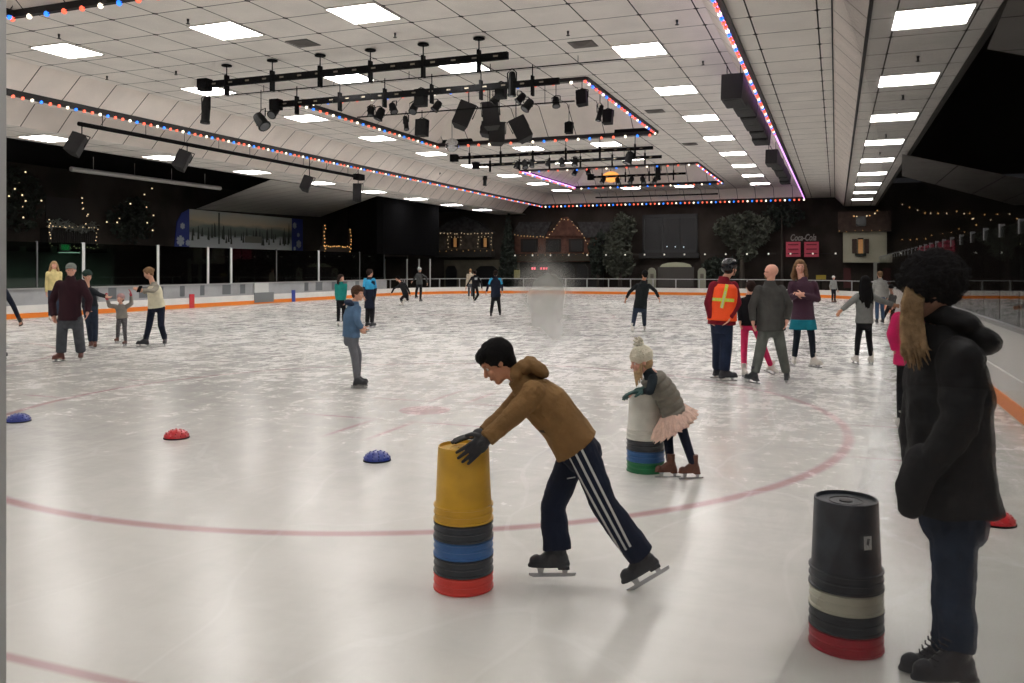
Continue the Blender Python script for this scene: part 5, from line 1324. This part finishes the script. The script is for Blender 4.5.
person('woman in cream vest and navy jeans leaning forward to photograph the toddler', 156, 264.5, 346.5, -65, fab('sweater_oat', (150,146,134)), navy, skbk, SKIN, ltbr, 'bun',
    j=dict(head=(148.5,273,0), neck=(152,282,0), shr=(157,286,-.1), shl=(151,285.5,.12), elr=(153,291,-.25), ell=(145,292,.15), wrr=(143,290,-.3), wrl=(140.5,289.5,.1), hpr=(161,306,0), hpl=(152,306,.05), fr=(165,345.5), fl=(145.5,346.5), knr=(161,325,-.05), knl=(149,326,0)),
    face=(-.9,-.3,-.35), bulk=1.05, fdl=(-.9,-.5,0), fdr=(.3,-1,0), hdr=(-1,0,.2), hdl=(-1,0,.1), topname='sweater',
    extra=lambda J: (lambda g: (g.loft(J['rings']([(-.1,.178,.134),(.1,.178,.132),(.4,.164,.124),(.7,.178,.130),(.9,.172,.116),(1.0,.12,.09)], 1.1), 22), g.organic('vest', fab('vest_cream', (222,216,190)), J['t'], .011, 2)))(MB()))
mobile = W(139.5, 289, 18.1); tag(MB().box(mobile, (.012,.04,.075), Matrix.Rotation(.5, 3, 'Y')).build('phone', black, org=mobile), 'small black phone held up by the woman in cream vest', 'phone')
person('person in navy top at the left edge of the picture', -3, 270, 359, 60, navy, blk_f, skbk, SKIN, ltbr, 'short', j=dict(shr=(6,290,0), elr=(13,305,0), wrr=(19,318.5,-.05)), gloves=mat('glove_black', ()))
person('blond woman in pale yellow top partly hidden behind the man in maroon', 54, 261, 321, 30, fab('top_yellow', (212,196,140)), jean, skw, SKINP, blond, 'short', hairlen=.2, j=dict(elr=(60,287,0), wrl=(46.5,292,0)))
# 5 ---- boy in blue hoodie
person('boy in blue grey hoodie and grey sweatpants standing with hands together', 357, 284, 388, 62, fab('hoodie_blue', (84,112,142), bump=.5), fab('sweat_grey', (104,106,112)), skbk, SKIN, brhair, 'curly', H=1.43,
    j=dict(head=(358,293.5,0), neck=(355,301,0), shr=(358,307,-.12), shl=(350,307,.12), elr=(357,320,-.2), ell=(354,321,.1), wrr=(361,328,-.12), wrl=(362,327,.02), hpr=(351,337,-.05), hpl=(352,337,.08), knr=(355,358,-.05), knl=(358,354,.08), fl=(357.5,386.5), fr=(357,388.5)),
    face=(.95,-.35,-.08), bulk=1.12, slw=1.2, arch=.02, thick=1.12, fdr=(1,-.15,0), fdl=(1,0,0), wide=1.0, hem=-.01, disp=.012, topname='hoodie',
    extra=lambda J: MB().ell(J['neck']+VW(-.07,.0,-.03), (VW(.09,0,-.02), VW(0,.13,0), VW(0,0,.05)), 14).organic('hood', fab('hood_navy', (40,52,72)), J['t'], .008, 2))
# 6 ---- pair
teal = fab('top_teal', (30,126,118)); cyan = fab('jacket_cyan', (52,146,190))
person('girl in teal jacket with dark hair standing left of the long coated skater', 341, 274.5, 326.5, 20, teal, blk_f, skw, SKIN, dkbr, 'short', hairlen=.12, face=(.9,-.4,0), j=dict(wrr=(344.5,301,.0), wrl=(337,301,.05)))
def yoke(m, t0=.45, nm='jacket_yoke', b_=1.03):
    def f(J):
        R = J['rings']; g = MB(); g.loft(R([(t0,.156,.119),(.7,.172,.126),(.92,.162,.11),(1.03,.12,.088)], b_), 22)
        for s_ in 'lr':
            S1 = J['C']+(J['sh'+s_]-J['C'])*.86; g.cap(S1, S1.lerp(J['el'+s_], .9), .066*J['k'], .056*J['k'], 12, e1=False)
        g.organic(nm, m, J['t'], J['vox'], 3)['label'] = 'bright blue upper part of the jacket'
    return f
person('tall skater in long dark coat with bright blue shoulders', 369.5, 269, 327.5, 150, navy, blk_f, skbk, SKIN, dkbr, 'short', hem=.35, flare=1.05, extra=yoke(cyan, .42), j=dict(wrr=(374,300,0), elr=(375.5,289,0), ell=(364,288,0), wrl=(364,297,-.2)), face=(.6,.6,0), wide=1.15)
person('crouching skater in black with one arm stretched to the left', 405, 275, 306.5, -60, fab('tracksuit_black', (30,31,34)), blk_f, skw, SKIN, blkhair, 'short', H=1.6, D=38.2,
    j=dict(head=(397.5,278.5,0), neck=(400,281.5,0), shr=(405,283,-.1), shl=(399,284.5,.1), elr=(408,289,-.2), ell=(394,288.5,0), wrr=(410,294,-.1), wrl=(391.5,293,0), hpr=(406.5,294.5,0), hpl=(405,294.5,.1), knr=(407.5,299.5,0), knl=(401,299,.1), fr=(407.5,302.2,.1), fl=(402.5,306.3,0)), face=(-.9,-.3,-.2), bulk=1.1,
    extra=lambda J: MB().tube([J['neck']+J['hf']*-.12, J['P']+J['hf']*-.14], .02, 6).build('white_stripe', mat('stripe_white', ()), J['t']))
person('skater in dark grey jacket and pale cap gliding away with bent knee', 419.5, 267.5, 302.2, 150, fab('jacket_grey', (64,66,66)), blk_f, skbk, SKIN, None, 'bald', hat='beanie', hatm=mat('cap_pale', (170,176,178), .8), j=dict(fr=(420.3,302), fl=(416,298.5,.3), wrr=(427,283,0), elr=(426,277,0), wrl=(412.5,281,.1), knl=(416.5,291,-.1)), bulk=1.12)
person('skater in beige jacket partly hidden behind the skater in black', 470.3, 268.5, 299.2, 170, fab('jacket_beige', (168,158,140)), fab('jeans_grey', ()), skw, SKIN, ltbr, 'short', j=dict(wrl=(466,289,0)))
person('skater in all black with white back logo, in front of the beige skater', 475, 270.5, 303.3, 200, blk_f, blk_f, skw, SKIN, dkbr, 'short', j=dict(elr=(481,282.5,0), wrr=(482,288.5,0), ell=(469.5,281,0), wrl=(466.5,286.5,-.1), fr=(474.5,303), fl=(474,302,.4), knr=(478,295,0)), bulk=1.12,
    extra=lambda J: MB().box(J['C']-J['sf']*.155-Vector((0,0,.1)), (.06,.01,.05), Matrix.Rotation(YAW, 3, 'Z')).build('logo_patch', mat('stripe_white', ()), J['t']))
person('skater in bright blue jacket with black lower back seen from behind', 495.5, 270.5, 317.3, 180, navy, blk_f, skbk, SKIN, dkbr, 'short', extra=yoke(cyan, .5), j=dict(elr=(502,285,0), wrr=(502.3,291,0), ell=(488.5,285,0), wrl=(486.5,291.5,0), fr=(500,316.3), fl=(491,317.3), hpr=(498,296,0), hpl=(493.5,296,0)), bulk=1.15)
person('man in dark jacket and jeans gliding away with both arms held out low', 640, 268, 332.3, 180, fab('jacket_dark', (26,30,32)), jean, skw, SKIN2, blkhair, 'short', j=dict(head=(645,274.5,0), neck=(643,281,0), shr=(650,284.5,0), shl=(636,284.5,0), elr=(655.5,291,0), ell=(629.5,292,0), wrr=(658.5,297.3,0), wrl=(626.5,298,0), hpr=(644,306,0), hpl=(636.5,306,0), fr=(644.5,330.5), fl=(632.5,332.3)), bulk=1.12, hem=.06)
# 7 ---- group at right centre
def hv_extra(J):
    R = J['rings']; k = J['k']; t = J['t']
    g = MB(); g.loft(R([(.04,.176,.132),(.35,.168,.124),(.7,.176,.130),(.9,.170,.116),(1.0,.13,.09)], 1.24), 24)
    o = g.organic('safety_vest', mat('vest_orange', (255,84,20), .6, emit=(255,70,10), es=.0), t, .009, 2)
    tr = BVHTree.FromPolygons([v.co+worldloc(t) for v in o.data.vertices], [p.vertices for p in o.data.polygons]); cam = Vector((0,0,HC))
    def band(pts, w, m, nm):
        vs = []; fs = []; Q = []
        for px, py in pts:
            h, n, _, _ = tr.ray_cast(cam, (W(px, py, 1)-cam).normalized())
            if h: Q.append((h+n*.004, n))
        for i, (p, n) in enumerate(Q):
            a = (Q[min(i+1, len(Q)-1)][0]-Q[max(i-1, 0)][0]).normalized(); s_ = a.cross(n).normalized(); vs += [p-s_*w/2, p+s_*w/2]
        for i in range(len(Q)-1): fs.append((i*2, i*2+1, i*2+3, i*2+2))
        if fs: x = MB(); x.add(vs, fs); x.build(nm, m, o)
    lime = mat('band_lime', (206,220,70), .5)
    for c_, w_ in ((lime, .05), (mat('band_silver', (196,196,180), .35), .02)):
        ln = lambda x0,y0,x1,y1: [(x0+(x1-x0)*i/9, y0+(y1-y0)*i/9) for i in range(10)]
        e = .0 if w_ == .05 else .3
        band(ln(728.5,278-e,721.5,308), w_, c_, 'reflective_band'); band(ln(709.5,299-e,734,300.5-e), w_, c_, 'reflective_band')
person('rink guard in black helmet, orange safety vest and maroon jacket seen from behind', 722, 257.5, 382, 140, fab('jacket_maroon', (116,24,38)), fab('jeans_navy', (34,44,66), noise=.2), skbk, SKIN, dkbr, 'short', j=dict(head=(730,268,0), neck=(726,277,0), shr=(735,284,.05), shl=(712.5,284,-.05), elr=(737.5,303,.0), ell=(708,303,-.05), wrr=(729.5,318,-.12), wrl=(711,318,-.05), hpr=(726.5,322,0), hpl=(717,322,0), fr=(724,381), fl=(717.5,378)),
    hat='helmet', hatm=mat('helmet_black', (22,24,28), .25), face=(.85,.45,0), bulk=1.18, slw=1.2, wide=1.12, fdr=(.95,-.15,0), fdl=(.8,.2,0), extra=hv_extra, wleg=(.07,.068))
pinkm = fab('trousers_pink', (216,52,102))
person('girl in black jacket and bright pink pants half hidden behind the bald man', 752, 280, 377.5, 175, blk_f, pinkm, skw, SKIN, dkbr, 'short', D=13.5, H=1.42, j=dict(head=(750.5,287,0), neck=(748,296,0), shr=(756,299,0), shl=(742,299,0), hpr=(754,323,0), hpl=(745,323,0), ell=(739.5,311,0), wrl=(740,321,-.05), knr=(763,346,-.05), knl=(744,350,0), fl=(744,377.5), fr=(774,373,.1)), wide=.95, fdl=(.1,-1,0), fdr=(.85,.1,-.4), fur=(-.4,0,.9), bulk=1.05)
def glasses(J):
    hc, uv, fv, sv, hh = J['hc'], J['uv'], J['fv'], J['sv'], J['hh']
    g = MB()
    for s_ in (-1, 1): g.tube([hc+sv*s_*.36*hh, hc+sv*s_*.30*hh+fv*.4*hh], .004, 5)
    g.build('glasses', black, J['t'])
    MB().ell(hc-uv*.34*hh+fv*.27*hh, (sv*.2*hh, fv*.12*hh, uv*.13*hh), 12).build('beard', ltbr, J['t'], smooth=True)
person('bald man with glasses in charcoal jacket and grey trousers seen from behind', 771, 262, 383.3, 180, fab('jacket_charcoal_grey', (70,70,68)), fab('trousers_grey', (92,96,92)), skbk, SKINP, None, 'bald', j=dict(head=(771,272,0), neck=(770,281,0), shr=(783,288,0), shl=(757,288,0), elr=(789,305,0), ell=(752,306,0), wrr=(787,320,-.08), wrl=(753,321,-.05), hpr=(777,326,0), hpl=(765,326,0), knr=(781.5,350,0), knl=(760,351,0), fr=(786.5,382.5), fl=(754.5,383.5)), face=(-.75,.65,0), bulk=1.24, slw=1.2, wide=1.06, hem=.07, fdl=(-.5,.85,0), fdr=(.4,.9,0), extra=glasses, wleg=(.066,.058))
coat = mat('coat_purple', (62,34,52), .9, bump=.3, bscale=30)
def coat_extra(J):
    R = J['rings']; g = MB(); L = J['L']
    g.loft(R([(-.09/L,.185,.140),(-.18/L,.198,.150),(-.27/L,.210,.158)], 1.13), 24); g.organic('coat_hem', fab('coat_teal', (24,112,128)), J['t'], .01, 2)['label'] = 'teal lower border of the coat'
person('woman with long hair in purple coat with teal hem, hands clasped in front', 803, 257.5, 367, 15, coat, fab('leggings_dark', (26,32,42)), skw, SKINP, ltbr, 'short', H=1.78, j=dict(head=(800,266.5,0), neck=(801,275,0), shr=(815,283,0), shl=(791,283,0), elr=(817.5,299,0), ell=(789.5,298,0), wrr=(802,295,-.26), wrl=(797.5,294.5,-.28), hpr=(808,314,0), hpl=(798,314,0), fr=(813.5,367.3), fl=(794,366.3)), bulk=1.12, slw=1.2, hem=.12, flare=1.08, wide=.85, hairlen=.16, face=(-.25,-1,0), hdr=(-1,-.2,.1), pnr=(0,1,0), hdl=(1,-.2,0), pnl=(0,1,0), curl=.6, extra=coat_extra, topname='coat', botname='leggings', fdl=(-.3,-1,0), fdr=(.5,-1,0))
person('small distant skater in white hat and grey top standing by the far boards', 833.5, 276, 303, 10, fab('top_grey', (150,152,150)), fab('leggings_dark', ()), brn_boot, SKIN, None, 'bald', hat='beanie', hatm=mat('hat_white', (214,214,208), .9), j=dict(wrr=(837.5,290,0)))
ghood = fab('hoodie_grey', (122,124,122), bump=.5)
person('girl with very long black hair in grey hoodie skating away with arms spread', 864, 273.5, 365, 180, ghood, blk_f, skw, SKIN2, blkhair, 'short', hairlen=.42, j=dict(head=(865,282,0), neck=(865,291,0), shr=(873,295,0), shl=(857,295,0), elr=(882,301,0), ell=(849.5,303,0), wrr=(893,304.5,0), wrl=(842,310,0), hpr=(868,322,0), hpl=(860.5,322,0), fr=(871.5,364.6), fl=(856.5,364.3)), bulk=1.05, slw=1.2, wide=.86, hem=.02, topname='hoodie', fdl=(-.1,1,0), fdr=(.1,1,0))
person('person in pale grey hoodie and blue jeans standing behind the girl with black hair', 880, 271, 324, 175, fab('hoodie_light', (150,150,146)), fab('denim_mid', (58,80,108)), skbk, SKIN, ltbr, 'short', bulk=1.2)
person('child in black beanie and grey jacket bending down behind the pink jacket', 888, 279, 322, -20, fab('jacket_mid', (98,98,100)), blk_f, brn_boot, SKINP, blkhair, 'short', D=26.2, H=1.35, j=dict(head=(891,288,-.15), neck=(892,293,0), shr=(896,296,0), shl=(887,296,0), wrl=(883,306,-.1), wrr=(893,307,-.1), hpr=(894,306,.1), hpl=(889,306,.1), fl=(883.5,321.5)), hat='beanie', hatm=mat('beanie_black', (20,20,22), .9), face=(0,-.9,-.5))
person('person in bright pink jacket and black pants mostly hidden behind the woman in black', 905, 274, 434, 170, fab('jacket_pink', (226,44,110)), blk_f, skw, SKIN, blond, 'short', D=8.8, H=1.6, j=dict(head=(912,293,0), neck=(912,303,0), shl=(897,316,0), shr=(924,316,0), ell=(892.5,334,0), wrl=(896,350,0), hpl=(905,360,0), hpr=(916,360,0), fl=(902,433), fr=(918,431)), bulk=1.1, slw=1.3, hem=.05)
# ================================================================ CAMERA AND RENDER LOOK
cam = bpy.data.cameras.new('camera'); co = bpy.data.objects.new('camera', cam); COL.objects.link(co)
co.location = (0,0,HC); co.rotation_euler = (PI/2, 0, YAW)
cam.sensor_width = 36; cam.lens = F*36/1024; cam.shift_y = -(341.5-HY)/1024; cam.clip_start = .02; cam.clip_end = 300
SC.camera = co
w = bpy.data.worlds.new('world'); SC.world = w; w.use_nodes = True
w.node_tree.nodes['Background'].inputs[0].default_value = (.02,.02,.022,1); w.node_tree.nodes['Background'].inputs[1].default_value = 1
SC.view_settings.view_transform = 'Standard'; SC.view_settings.look = 'None'; SC.view_settings.gamma = 1; SC.view_settings.use_curve_mapping = False
SC.view_settings.exposure = EXPO
cy = SC.cycles; cy.use_denoising = True
try: cy.denoiser = 'OPENIMAGEDENOISE'
except Exception: pass
cy.max_bounces = 6; cy.diffuse_bounces = 4; cy.glossy_bounces = 3; cy.transparent_max_bounces = 24; cy.transmission_bounces = 4
cy.caustics_reflective = False; cy.caustics_refractive = False; cy.sample_clamp_indirect = 4
